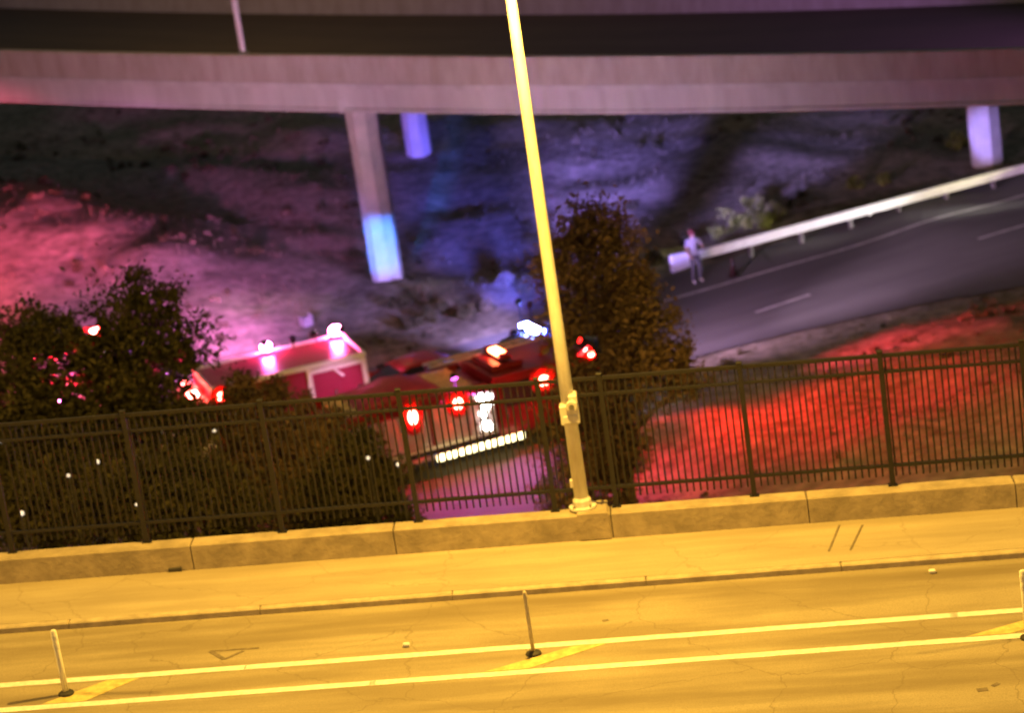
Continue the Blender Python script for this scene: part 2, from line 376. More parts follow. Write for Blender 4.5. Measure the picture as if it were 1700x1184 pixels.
# ramp / merge pavement between a far edge and a near edge
FE = [(2700,18),(1960,232),(1700,302),(1400,378),(1165,447),(1000,497),(900,540),(760,582),(600,622),(400,680),(100,760),(-200,840)]
NE = [(2700,250),(1960,420),(1700,478),(1400,538),(1170,592),(1050,640),(1000,700),(960,800),(900,960),(600,1100),(300,1150),(0,1150)]
FW = np.array([G(x, y, Z0)[:2] for x, y in FE]); NW = np.array([G(x, y, Z0)[:2] for x, y in NE])
RPOLY = np.vstack([FW, NW[::-1]])
def poly_dist(x, y, poly):
    """signed distance: negative inside"""
    x = np.asarray(x).ravel(); y = np.asarray(y).ravel(); n = len(poly); d = np.full(x.shape, 1e9); ins = np.zeros(x.shape, bool)
    for i in range(n):
        a, c = poly[i], poly[(i+1) % n]; e = c - a; L2 = e @ e
        t = np.clip(((x-a[0])*e[0] + (y-a[1])*e[1])/L2, 0, 1)
        d = np.minimum(d, np.hypot(x - a[0] - t*e[0], y - a[1] - t*e[1]))
        cr = ((a[1] > y) != (c[1] > y)) & (x < (c[0]-a[0])*(y-a[1])/(c[1]-a[1] + 1e-12) + a[0]); ins ^= cr
    return np.where(ins, -d, d)
np.random.seed(4)
_ph = np.random.rand(40, 3)
def bumps(x, y):
    r = np.zeros_like(x)
    for k in range(40):
        wl = 1.2 + 7*(k/40); a = _ph[k, 0]*6.283; r += (wl/7)*.028*np.sin((x*math.cos(a) + y*math.sin(a))*6.283/wl + _ph[k, 1]*6.283)
    return r
def ground_z(x, y):
    x = np.asarray(x, float); y = np.asarray(y, float)
    d = poly_dist(x, y, RPOLY).reshape(x.shape)
    m = np.clip((d - .4)/3.0, 0, 1)
    fall = 1/(1 + (np.maximum(0, np.hypot(x, y - 85) - 70)/60)**2)
    return zsm(x, y)*1.0 + bumps(x, y)*m*fall - .03
xs = np.unique(np.concatenate([np.linspace(-900, -40, 16), np.arange(-40, 40, .45), np.linspace(40, 900, 16)]))
ys = np.unique(np.concatenate([np.linspace(-60, 46, 12), np.arange(46, 132, .45), np.linspace(132, 1500, 20)]))
X, Y = np.meshgrid(xs, ys); Z = ground_z(X, Y)
vs = np.stack([X.ravel(), Y.ravel(), Z.ravel()], 1); nx = len(xs)
fs = [(j*nx + i, j*nx + i + 1, (j+1)*nx + i + 1, (j+1)*nx + i) for j in range(len(ys)-1) for i in range(nx-1)]
me = bpy.data.meshes.new('ground'); me.from_pydata(vs.tolist(), [], fs); me.update()
for p in me.polygons: p.use_smooth = True
def dirt_material():
    m = bpy.data.materials.new('dirt_and_dry_grass'); m.use_nodes = True; t = m.node_tree; N = t.nodes; L = t.links
    b = N['Principled BSDF']; b.inputs['Roughness'].default_value = .95; b.inputs['Specular IOR Level'].default_value = .1
    tc = N.new('ShaderNodeTexCoord')
    a = N.new('ShaderNodeTexNoise'); a.inputs['Scale'].default_value = .22; a.inputs['Detail'].default_value = 9; a.inputs['Roughness'].default_value = .7
    c = N.new('ShaderNodeTexNoise'); c.inputs['Scale'].default_value = 2.3; c.inputs['Detail'].default_value = 8
    L.new(tc.outputs['Object'], a.inputs['Vector']); L.new(tc.outputs['Object'], c.inputs['Vector'])
    r = N.new('ShaderNodeValToRGB'); e = r.color_ramp.elements
    e[0].position = .36; e[0].color = (.09, .085, .055, 1); e[1].position = .66; e[1].color = (.33, .28, .22, 1)
    q = e.new(.5); q.color = (.20, .175, .13, 1)
    ad = N.new('ShaderNodeMath'); ad.operation = 'MULTIPLY_ADD'; ad.inputs[1].default_value = .55
    L.new(c.outputs['Fac'], ad.inputs[0])
    sb = N.new('ShaderNodeMath'); sb.operation = 'MULTIPLY'; sb.inputs[1].default_value = .48; L.new(a.outputs['Fac'], sb.inputs[0]); L.new(sb.outputs[0], ad.inputs[2])
    L.new(ad.outputs[0], r.inputs[0]); L.new(r.outputs[0], b.inputs['Base Color'])
    bp = N.new('ShaderNodeBump'); bp.inputs['Strength'].default_value = .6; bp.inputs['Distance'].default_value = .10
    c2 = N.new('ShaderNodeTexNoise'); c2.inputs['Scale'].default_value = 4.5; c2.inputs['Detail'].default_value = 10; L.new(tc.outputs['Object'], c2.inputs['Vector'])
    L.new(c2.outputs['Fac'], bp.inputs['Height']); L.new(bp.outputs[0], b.inputs['Normal'])
    return m
M_dirt = dirt_material(); me.materials.append(M_dirt)
struct(link('ground', me))
# pavement sheet
def resample(P, n):
    d = np.concatenate([[0], np.cumsum(np.hypot(*np.diff(P, axis=0).T))]); q = np.linspace(0, d[-1], n)
    return np.stack([np.interp(q, d, P[:, 0]), np.interp(q, d, P[:, 1])], 1)
def along_lists(FWp, NWp, n):
    k = len(FWp); q = np.linspace(0, k - 1, n); i = np.arange(k)
    f_ = np.stack([np.interp(q, i, FWp[:, j]) for j in (0, 1)], 1); n_ = np.stack([np.interp(q, i, NWp[:, j]) for j in (0, 1)], 1); return f_, n_
fa, na = along_lists(FW, NW, 121); m_ = 31; vs = []
for i in range(121):
    for j in range(m_):
        p = fa[i]*(1 - j/(m_-1)) + na[i]*j/(m_-1); vs.append((p[0], p[1], 0))
vs = np.array(vs); vs[:, 2] = zsm(vs[:, 0], vs[:, 1]) + .03
me = bpy.data.meshes.new('ramp_road'); me.from_pydata(vs.tolist(), [], [(i*m_+j, i*m_+j+1, (i+1)*m_+j+1, (i+1)*m_+j) for i in range(120) for j in range(m_-1)]); me.update()
me.materials.append(M_asph); ramp = struct(link('ramp_road', me))
M_faded = mat('faded_white_paint', (.46, .45, .42), .7, var=.25, scale=3)
def ramp_line(p0, p1, wd, name):
    a = np.array(G(*p0, Z0)[:2]); c = np.array(G(*p1, Z0)[:2]); e = (c - a); L = np.hypot(*e); e /= L; n_ = np.array([-e[1], e[0]])
    k = max(2, int(L/.5)); vs = []
    for i in range(k + 1):
        q = a + e*L*i/k
        for sg in (-1, 1): r_ = q + n_*sg*wd/2; vs.append((r_[0], r_[1], float(zsm(np.array([r_[0]]), np.array([r_[1]]))[0]) + .037))
    me = bpy.data.meshes.new(name); me.from_pydata(vs, [], [(2*i, 2*i+1, 2*i+3, 2*i+2) for i in range(k)]); me.update(); me.materials.append(M_faded)
    return link(name, me, ramp)
ramp_line((1050, 519), (2500, 100), .16, 'edge_line')
for q0, q1 in (((1255, 523), (1345, 493)), ((1625, 404), (1715, 376)), ((880, 645), (975, 614)), ((1985, 292), (2060, 270))): ramp_line(q0, q1, .15, 'lane_dash')
ramp_line((1266, 424), (1284, 442), .14, 'dark_streak').data.materials[0] = M_tar  # narrow dark strip across the shoulder

RANG = math.atan2(FW[2][1] - FW[5][1], FW[2][0] - FW[5][0])      # direction of the ramp in plan

# ================================================================== OVERPASS
OV = [(-420,152,97.2),(-200,161,95.0),(0,170,93),(150,176,91.5),(300,181,90),(450,185,88.5),(600,188,87),(725,189.5,85.75),(850,190.5,84.5),(975,190.5,83.25),(1100,190,82),(1250,187.5,80.5),(1400,184,79),(1550,180,77.5),(1700,175,76),(1900,168,74)]
OV = [(x_, y_, d_*.952) for x_, y_, d_ in OV]
OW = np.array([Pd(*q) for q in OV]); OW = np.vstack([OW, OW[-1] + (OW[-1] - OW[-3]), OW[-1] + 2.5*(OW[-1] - OW[-3])])
ov = thing('overpass', 'long pink-lit concrete overpass crossing behind the trees, top of the photo', 'overpass', tuple(OW[8]))
o0 = OW[8]
tan = np.gradient(OW[:, :2], axis=0); tan /= np.linalg.norm(tan, axis=1)[:, None]
nrm = np.stack([-tan[:, 1], tan[:, 0]], 1)      # pointing away from the camera
if nrm[8][1] < 0: nrm = -nrm
HT = np.interp(OW[:, 0], [-17, -4, 6, 16], [1.83, 1.92, 1.84, 1.66])
def sweep(name, prof, m, i0=0, i1=None, parent=None, gap=0.0, sub=1):
    """prof: list of (away, height 0..1 of the fascia + metres) swept along the curve"""
    i1 = i1 if i1 is not None else len(OW) - 1
    rings = []
    for i in range(i0, i1 + 1):
        sh = 0.0
        if gap and i == i0: sh = gap
        if gap and i == i1: sh = -gap
        c = OW[i] - o0; rings.append([(c[0] + nrm[i][0]*a + tan[i][0]*sh, c[1] + nrm[i][1]*a + tan[i][1]*sh, c[2] + h*HT[i] + dz) for a, h, dz in prof])
    return MB().loft(rings).build(name, m, parent or ov)
W_OV = np.interp(np.arange(len(OW)), [0, 6, 14, 16], [12.6, 12.3, 11.2, 11.0])
sweep('girder', [(.10,0,.0),(.10,0,.10),(.16,0,.14),(.16,.46,-.06),(4.2,.46,-.06),(4.2,0,0)], M_conc)
sweep('deck_slab', [(-.02,.46,-.06),(-.02,.46,.10),(10.9,.46,.10),(10.9,.46,-.12),(4.3,.46,-.12)], M_conc)
sweep('girder', [(6.2,0,0),(6.2,.46,-.12),(10.2,.46,-.12),(10.2,0,0)], M_conc)
sweep('road_surface', [(.42,.46,.104),(10.6,.46,.104),(10.6,.46,.110),(.42,.46,.110)], M_asphdark)
for i in range(len(OW) - 1):
    sweep('barrier', [(0,.46,.104),(0,1,-.02),(.03,1,.0),(.22,1,.0),(.26,1,-.06),(.40,.46,.112)], M_conc2, i, i+1, gap=.004)
    sweep('far_barrier', [(10.5,.46,.112),(10.64,1,-.02),(10.66,1,0),(10.86,1,0),(10.9,.46,.104)], M_conc2, i, i+1, gap=.004)
def column(px, py, z, r, rz, top_z, taper=1.0):
    c = G(px, py, z) - o0
    rings = []
    for h, rr in ((z - .6, r), (z + .25, r), (top_z - 1.4, r*taper), (top_z - .03, r*taper*1.03)):
        rings.append([(c[0] + rr*math.cos(rz + k*math.pi/4), c[1] + rr*math.sin(rz + k*math.pi/4), h - o0[2]) for k in range(8)])
    o = MB().loft(rings).build('column', M_colm, ov)
    return o
M_colm = mat('column_concrete', (.46, .44, .42), .85, var=.16, scale=1.3, bump=.15)
def ov_bottom(x): return float(np.interp(x, OW[:, 0], OW[:, 2]))
column(646, 474, -7.55, .54, .2, ov_bottom(-3.8) + .1)
column(697, 256, -6.95, .52, .25, ov_bottom(-2.5) + .0)
column(1640, 277, -7.2, .58, .12, ov_bottom(17) + .1)
# cross beam of each bent
for (xa, ya), (xb, yb), zt in (((-3.9, 83.2), (-2.4, 102.0), ov_bottom(-3)), ((16.5, 73.5), (17.9, 88.4), ov_bottom(16.5))):
    d_ = np.array([xb-xa, yb-ya]); d_ /= np.hypot(*d_); e_ = np.array([-d_[1], d_[0]])*.5
    q = [(xa, ya), (xb, yb)]
    MB().add([(q[k][0] + s_*e_[0] - o0[0], q[k][1] + s_*e_[1] - o0[1], zt + dz - o0[2]) for k in (0, 1) for s_, dz in ((-1, .06), (1, .06), (1, .55), (-1, .55))],
             [(0,1,2,3),(7,6,5,4),(0,4,5,1),(1,5,6,2),(2,6,7,3),(3,7,4,0)]).build('cross_beam', M_conc, ov)
# lamp post on the overpass
i = 5; lp = Pd(404, 88, 84.9)
l2 = thing('lamp_post', 'thin grey lamp post rising from the overpass barrier', 'lamp post', tuple(lp))
MB().tube([(0,0,0),(0,0,4.5),(0,0,9)], [.10,.085,.06], 10).build('pole', M_galv, l2)
MB().box(-.18,.18,-.18,.18,-.02,.03).build('base_plate', M_steel, l2)
MB().tube([(0,0,8.9),(0,1.2,9.4),(0,2.6,9.5)], [.05,.045,.04], 8).build('arm', M_galv, l2)
hd2 = MB().box(-.15,.15,2.4,3.0,9.42,9.55,.03).build('lamp_head', M_galv, l2)
MB().box(-.10,.10,2.5,2.9,9.395,9.418).build('lens', M_hps, hd2)
ld = bpy.data.lights.new('lamp_light', 'SPOT'); ld.energy = 1200; ld.color = (1, .62, .25); ld.spot_size = rad(150); ld.spot_blend = .5; lo = bpy.data.objects.new('lamp_light', ld); COL.objects.link(lo); lo.parent = l2; lo.location = (0, 2.7, 9.36)

# ================================================================== GUARDRAIL
gr0 = G(1118, 434, Z0 + .66); gr1 = G(2500, 65, Z0 + .66)
gl = np.hypot(gr1[0]-gr0[0], gr1[1]-gr0[1]); ga = math.atan2(gr1[1]-gr0[1], gr1[0]-gr0[0])
gz = float(zsm(np.array([gr0[0]]), np.array([gr0[1]]))[0])
M_rpost = mat('weathered_post', (.16, .15, .15), .8, var=.2)
rail = thing('guardrail', 'galvanised roadside guardrail shining white along the far edge of the ramp', 'guardrail', (gr0[0], gr0[1], Z0), ga)
wp = [(-.03,.50),(-.11,.54),(-.11,.60),(-.03,.645),(-.03,.675),(-.11,.72),(-.11,.78),(-.03,.82),(0,.82),(-.08,.775),(-.08,.725),(0,.68),(0,.64),(-.08,.595),(-.08,.545),(0,.50)]
x = .55
while x < gl:
    e = min(x + 3.8, gl); MB().loft([[(xx, y_, z_) for y_, z_ in wp] for xx in (x, e + .05)]).build('rail_beam', M_rail, rail); x = e
x = 1.0
while x < gl:
    MB().box(x-.05, x+.05, .02, .17, -.4, .80).build('post', M_rpost, rail); MB().box(x-.07, x+.07, -.028, .02, .55, .78).build('spacer_block', M_bark, rail); x += 1.9
tm = MB().loft([[(x_, y_, z_) for y_, z_ in ((-.16, .42 - d_), (.05, .42 - d_), (.05, .86 + d_*.4), (-.16, .86 + d_*.4))] for x_, d_ in ((-.12, .08), (.25, .06), (.70, 0.0))]).build('end_terminal', M_rail, rail)
tm['label'] = 'flared pale end terminal of the guardrail'

exec_late = []
# ================================================================== VEHICLES
def glow(name, col, strength): return mat(name, col, .4, emit=col, strength=strength, var=.02)
E_RED = glow('red_beacon_lamp', (1, .018, .012), 420)
E_RAMB = glow('orange_red_roof_lamp', (1, .14, .05), 60)
E_RDIM = glow('dim_red_beacon_lamp', (1, .05, .04), 240)
E_REDW = glow('strong_red_beacon_lamp', (1, .08, .30), 400)
E_MAG = glow('pink_beacon_lamp', (1, .12, .45), 300)
E_BLUE = glow('blue_beacon_lamp', (.06, .10, 1), 600)
E_BW = glow('pale_blue_beacon_lamp', (.34, .40, 1), 350)
E_WHITE = glow('white_marker_lamp', (1, .95, .86), 60)
E_WARM = glow('warm_work_light', (1, .88, .45), 5)
E_TAIL = glow('tail_lamp', (1, .25, .16), 25)
E_HEAD = glow('head_lamp', (1, .96, .88), 40)
M_lensr = mat('red_lens_and_halo', (.30, .01, .01), .35, var=.05)
M_lensb = mat('blue_lens_housing', (.05, .08, .75), .35, var=.05)
M_red = mat('fire_red_paint', (.22, .010, .009), .3, var=.06, scale=3)
M_dred = mat('dark_red_paint', (.08, .006, .008), .3, var=.06, scale=3)
M_wht = mat('white_vehicle_paint', (.80, .80, .80), .3, var=.04, scale=3)
M_blk = mat('black_vehicle_paint', (.025, .025, .03), .25, var=.1, scale=3)
M_glass = mat('dark_window_glass', (.02, .022, .026), .06, var=.1, spec=.6)
M_tyre = mat('tyre_rubber', (.02, .02, .02), .8, var=.2)
M_chrome = mat('bright_metal', (.75, .75, .76), .22, metal=.9, var=.05)
M_alu = mat('aluminium_shutter', (.55, .55, .56), .35, metal=.6, var=.08)
M_hose = mat('pale_hose', (.45, .38, .24), .9, var=.2, scale=8)
M_under = mat('dark_chassis', (.02, .02, .02), .8)
M_seat = mat('vinyl_cover', (.38, .03, .07), .6, var=.15)

def wheel(parent, x, y, r, wd, side):
    b = MB(); b.smooth = False
    ro = bpy.data.objects.new('wheel', None); 
    b.tube([(x, y - wd/2, r), (x, y + wd/2, r)], r*.58, 16); wo = b.build('wheel', M_alu, parent)
    t_ = MB()
    n = 20; prof = [(r*.60, -wd/2), (r*.93, -wd/2), (r, -wd*.36), (r, wd*.36), (r*.93, wd/2), (r*.60, wd/2)]
    rings = [[(x + a*math.cos(2*math.pi*k/n), y + yy, r + a*math.sin(2*math.pi*k/n)) for a, yy in prof] for k in range(n)]
    rings.append(rings[0]); t_.loft(rings, cap=False).build('tyre', M_tyre, wo)
    MB().tube([(x, y + side*wd*.5, r), (x, y + side*wd*.58, r)], [r*.2, r*.16], 10).build('hub_cap', M_chrome, wo)
def beacon(parent, loc, emit, housing, r=.11, sx=1.0, sz=1.0, plate=.0):
    """warning light: housing, reflector plate and glowing lens"""
    h = MB().tube([(loc[0], loc[1], loc[2] - .06), (loc[0], loc[1], loc[2])], r*1.25, 14).build('beacon', housing, parent)
    b = MB(); b.smooth = True; b.dome((loc[0], loc[1], loc[2] + r*sz*.9), r, sx, 1, sz, 10, 6).build('lens', emit, h)
    return h
def side_lamp(parent, loc, emit, housing, r=.10, ny=-1, sz=1.0, name='warning_light'):
    h = MB().loft([[(loc[0] + r*k_*math.cos(a_), loc[1] + y_, loc[2] + r*k_*sz*math.sin(a_)) for a_ in [j*math.pi/9 for j in range(18)]] for k_, y_ in ((2.6, .03), (2.6, -.02), (1.9, -.035))]).build(name, housing, parent)  # oversized dish round the lens, shaped to suggest the lamp's halo
    b = MB(); b.smooth = True; b.dome((loc[0], loc[1]+ny*(.03 + r*.25), loc[2]), r, 1, .5, sz, 10, 6).build('lens', emit, h)
    return h
def lightbar(parent, x, z, W, cols, housing=None):
    lb = MB().box(x-.15, x+.15, -W/2, W/2, z + .04, z + .09, .01).build('lightbar', M_blk, parent)
    n = len(cols)
    for k, c in enumerate(cols):
        y0 = -W/2 + W*k/n + .015; y1 = -W/2 + W*(k+1)/n - .015
        MB().box(x-.13, x+.13, y0, y1, z + .095, z + .21, .02).build('lens', c, lb)
    for y in (-W*.35, W*.35): MB().box(x-.04, x+.04, y-.03, y+.03, z - .01, z + .045).build('mount_foot', M_blk, lb)
    return lb
def car(label, px, py, rz, paint, kind='sedan', bar=None, group=None, head=None, tail=None, cat='car', name='parked_car', z=Z0, L=4.85):
    g = G(px, py, z); zz = float(zsm(np.array([g[0]]), np.array([g[1]]))[0]) + .03
    c = thing(name, label, cat, (g[0], g[1], zz), rz, group)
    W = .93; suv = kind == 'suv'
    hood = .98 if suv else .90; belt = 1.08 if suv else .98; top = 1.80 if suv else 1.45
    # body stations, front is +x
    st = [(-L/2, .45, belt-.16, .74), (-L/2+.12, .28, belt-.03, .86), (-L/2+.8, .22, belt, W), (-.6, .20, belt, W), (.7, .20, belt-.02, W), (1.05, .20, hood+.02, W), (L/2-.55, .22, hood-.08, .90), (L/2-.12, .28, hood-.22, .80), (L/2, .42, hood-.34, .66)]
    rings = []
    for x, zl, zt, hw in st:
        zm = (zl + zt)/2
        half = [(.0, zl), (hw*.86, zl), (hw*.98, zl+.12), (hw, zm+.05), (hw*.97, zt-.10), (hw*.88, zt-.015), (hw*.5, zt+.012), (0, zt+.02)]
        ring = [(x, y, z_) for y, z_ in half] + [(x, -y, z_) for y, z_ in half[-2:0:-1]]
        rings.append(ring)
    b = MB(); b.smooth = True; body = b.loft(rings).build('body', paint, c)
    # greenhouse
    if suv: gs = [(-L/2+.18, belt-.02, .80), (-L/2+.42, top-.10, .70), (-L/2+.9, top, .70), (.35, top, .69), (.62, top-.10, .70), (1.22, belt-.02, .80)]
    else: gs = [(-L/2+.55, belt-.02, .78), (-1.05, top-.12, .64), (-.75, top, .62), (.15, top, .62), (.42, top-.10, .64), (1.15, belt-.04, .78)]
    rings = [[(x, -hw, belt-.05), (x, hw, belt-.05), (x, hw - (.0 if z_ < belt+.05 else .06), max(belt-.04, z_)), (x, -hw + (.0 if z_ < belt+.05 else .06), max(belt-.04, z_))] for x, z_, hw in gs]
    gh = MB().loft(rings).build('cabin_glass', M_glass, c)
    rr = []
    for x, z_, hw in gs[1:-1]:
        rr.append([(x, -hw+.03, z_ - .03), (x, hw-.03, z_ - .03), (x, hw-.05, z_ + .012), (x, hw*.5, z_ + .04), (x, -hw*.5, z_ + .04), (x, -hw+.05, z_ + .012)])
    b = MB(); b.smooth = True; b.loft(rr).build('roof', paint, c)
    for sg in (-1, 1):      # pillars
        for (xa, za, ha), (xb, zb, hb) in ((gs[0], gs[1]), (gs[-1], gs[-2])):
            MB().tube([(xa, sg*(ha-.01), belt-.03), (xb, sg*(hb-.035), zb)], .035, 6).build('pillar', paint, c)
        MB().tube([(-.28, sg*.79, belt-.03), (-.28, sg*.645 if not suv else sg*.66, top-.01)], .03, 6).build('pillar', paint, c)
        MB().box(.78, .95, sg*.97 - .09, sg*.97 + .09, belt+.01, belt+.14, .03).build('mirror', paint, c)
        MB().box(-.35, -.18, sg*(W+.002) - .012, sg*(W+.002) + .012, belt-.20, belt-.17).build('door_handle', M_chrome, c)
        for xw in (-L/2+.92, L/2-.95): wheel(c, xw, sg*(W-.11), .34 if not suv else .37, .22, sg)
        hz = hood-.24
        MB().box(L/2-.16, L/2-.02, sg*.62-.14, sg*.62+.14, hz-.06, hz+.05, .02).build('headlight', head or M_chrome, c)
        MB().box(-L/2+.0, -L/2+.10, sg*.68-.13, sg*.68+.13, belt-.26, belt-.12, .02).build('tail_light', tail or M_lensr, c)
    MB().box(L/2-.10, L/2+.03, -.62, .62, .30, .46, .03).build('bumper', M_under, c)
    MB().box(-L/2-.03, -L/2+.10, -.66, .66, .32, .50, .03).build('bumper', M_under, c)
    if bar: lightbar(c, -.25, top + .03, 1.15, bar)
    return c

def fire_engine():
    a_ = RANG - rad(3); q = G(815, 737, Z0 + .55); g = (q[0] - 1.43*math.sin(a_), q[1] + 1.43*math.cos(a_))
    c = thing('fire_engine', 'red fire engine with lit pump panel and glowing white ground strip behind the fence', 'fire engine', (g[0], g[1], Z0 + .03), a_)
    # x: rear -4.0 .. front 3.9 ; near side is y = -1.2
    MB().box(-3.9, 3.7, -.55, .55, .45, .75).build('chassis', M_under, c)
    body = MB().box(-4.0, .35, -1.2, 1.2, .78, 2.25, .04).build('body', M_red, c)
    for x0, x1 in ((-3.9, -2.95), (-2.85, -1.55), (-1.45, -.50)):
        sh = MB().box(x0, x1, -1.225, -1.2, .95, 2.12, .01).build('compartment_shutter', M_alu, c)
        z = 1.0
        while z < 2.08:
            MB().box(x0+.03, x1-.03, -1.24, -1.226, z, z+.085, .005).build('slat', M_alu, sh); z += .1
    pp = MB().box(-.42, .33, -1.245, -1.2, .86, 2.22, .01).build('pump_panel', M_alu, c)
    rr = random.Random(3)
    for x, z, r, e in ((-.27, 2.02, .085, 0), (0, 2.06, .12, 1), (.23, 2.04, .07, 1), (-.12, 1.78, .06, 0), (.10, 1.80, .11, 1), (-.02, 1.55, .10, 1), (.2, 1.52, .05, 0), (-.25, 1.28, .07, 0), (.02, 1.15, .13, 1), (.24, 1.22, .06, 0)):
        MB().tube([(x, -1.246, z), (x, -1.29, z)], [r, r*.92], 14).build('lit_gauge' if e else 'gauge', E_WHITE if e else M_chrome, pp)
    for x in (-.2, .15): MB().tube([(x, -1.25, .98), (x, -1.36, .96)], [.07, .085], 12).build('hose_outlet', M_chrome, pp)
    # cab
    cab = MB(); prof = [(.42, .62), (3.75, .62), (3.85, 1.35), (3.70, 1.55), (3.38, 2.42), (3.1, 2.55), (.42, 2.55)]
    cb = cab.prism(prof, -1.18, 1.18).build('cab', M_red, c)
    MB().add([(3.735, -1.02, 1.60), (3.735, 1.02, 1.60), (3.44, .95, 2.36), (3.44, -.95, 2.36)], [(0, 1, 2, 3)]).build('windscreen', M_glass, cb)
    for x0, x1 in ((.62, 1.6), (1.95, 3.1)):
        dr = MB().box(x0-.05, x1+.06, -1.20, -1.181, .78, 2.38, .006).build('cab_door', M_red, cb)
        MB().box(x0, x1, -1.212, -1.201, 1.52, 2.28, .004).build('window', M_glass, cb)
        MB().tube([(x0+.05, -1.24, 1.2), (x0+.05, -1.24, 1.45)], .018, 6).build('grab_handle', M_chrome, cb)
    MB().box(3.75, 4.12, -1.2, 1.2, .5, .82, .04).build('front_bumper', M_chrome, c)
    for sg in (-1, 1):
        MB().box(3.78, 3.90, sg*.85-.16, sg*.85+.16, .98, 1.2, .02).build('headlight', E_HEAD, c)
        for x in (-2.55, 2.55): wheel(c, x, sg*1.02, .52, .32, sg)
        MB().box(3.05, 3.2, sg*1.33-.12, sg*1.33+.12, 1.6, 2.0, .03).build('mirror', M_blk, c)
        MB().box(-4.06, -4.0, sg*.98-.08, sg*.98+.08, 1.1, 1.5, .01).build('tail_light', E_TAIL, c)
    # running board with the bright strip under the body
    rbn = MB().box(-3.2, .9, -1.42, -1.2, .60, .66).build('running_board', M_alu, c)
    x = -1.55
    while x < .95:
        MB().box(x, x+.24, -1.47, -1.43, .50, .71, .012).build('ground_light', E_WARM, rbn); x += .285
    # reflective band along body
    MB().box(-3.95, .34, -1.21, -1.2005, .83, .92).build('reflective_band', M_wht, c)
    # hose bed, rolled hose, covers and ladder on top
    MB().box(-3.9, .25, -1.1, -1.04, 2.251, 2.46).build('hose_bed_wall', M_red, c)
    MB().box(-3.9, .25, 1.04, 1.1, 2.251, 2.46).build('hose_bed_wall', M_red, c)
    for k in range(6):
        y = -.85 + k*.34; b = MB(); b.smooth = True
        b.tube([(-3.7, y, 2.34), (-2.6, y + .02, 2.42), (-1.5, y - .02, 2.38), (-.1, y, 2.36)], .14, 8).build('hose_roll', M_hose, c)
    b = MB(); rings = []
    for x, h in ((-3.3, 2.47), (-2.9, 2.72), (-2.2, 2.95), (-1.7, 2.90), (-1.2, 2.68), (-.9, 2.5)):
        rings.append([(x, -1.0, 2.47), (x, -.7, (2.47 + h*1.5)/2.5), (x, -.2, h), (x, .4, h-.04), (x, .8, (2.47 + h)/2), (x, 1.0, 2.47)])
    b.smooth = True; b.loft(rings).build('hose_cover', M_seat, c)
    lad = MB().box(-.7, 2.9, .62, .67, 2.68, 2.76).build('ladder', M_alu, c)
    MB().box(-.7, 2.9, 1.0, 1.05, 2.68, 2.76).build('ladder_rail', M_alu, lad)
    x = -.6
    while x < 2.9: MB().tube([(x, .65, 2.72), (x, 1.02, 2.72)], .016, 6).build('rung', M_alu, lad); x += .3
    MB().tube([(2.2, -.4, 2.56), (2.2, -.4, 2.8), (2.9, -.5, 2.85)], [.09, .08, .05], 10).build('water_monitor', M_red, c)
    MB().box(.6, 1.5, -.75, .75, 2.551, 2.74, .04).build('roof_box', M_red, c)
    lightbar(c, 1.1, 2.76, 1.3, [M_lensr, E_RAMB, E_RAMB, M_lensr])
    side_lamp(c, (3.28, -1.22, 2.52), E_RED, M_lensr, .085)
    for x, z, r, sz, e in ((-2.0, 2.06, .125, 1.9, E_RED), (-.70, 2.10, .13, 1.4, E_RED), (1.80, 2.10, .15, 1.1, E_RED)):
        side_lamp(c, (x, -1.25, z), e, M_lensr, r, -1, sz)
    for x in (-3.9, -1.75): MB().tube([(x, -1.28, 1.0), (x, -1.28, 2.0)], .02, 6).build('grab_rail', M_chrome, c)
    c.scale = (1, 1, .86)
    for ch in c.children:
        if ch.name.startswith('wheel'): ch.scale = (1, 1, 1/.86)
    return c
ENG = fire_engine()

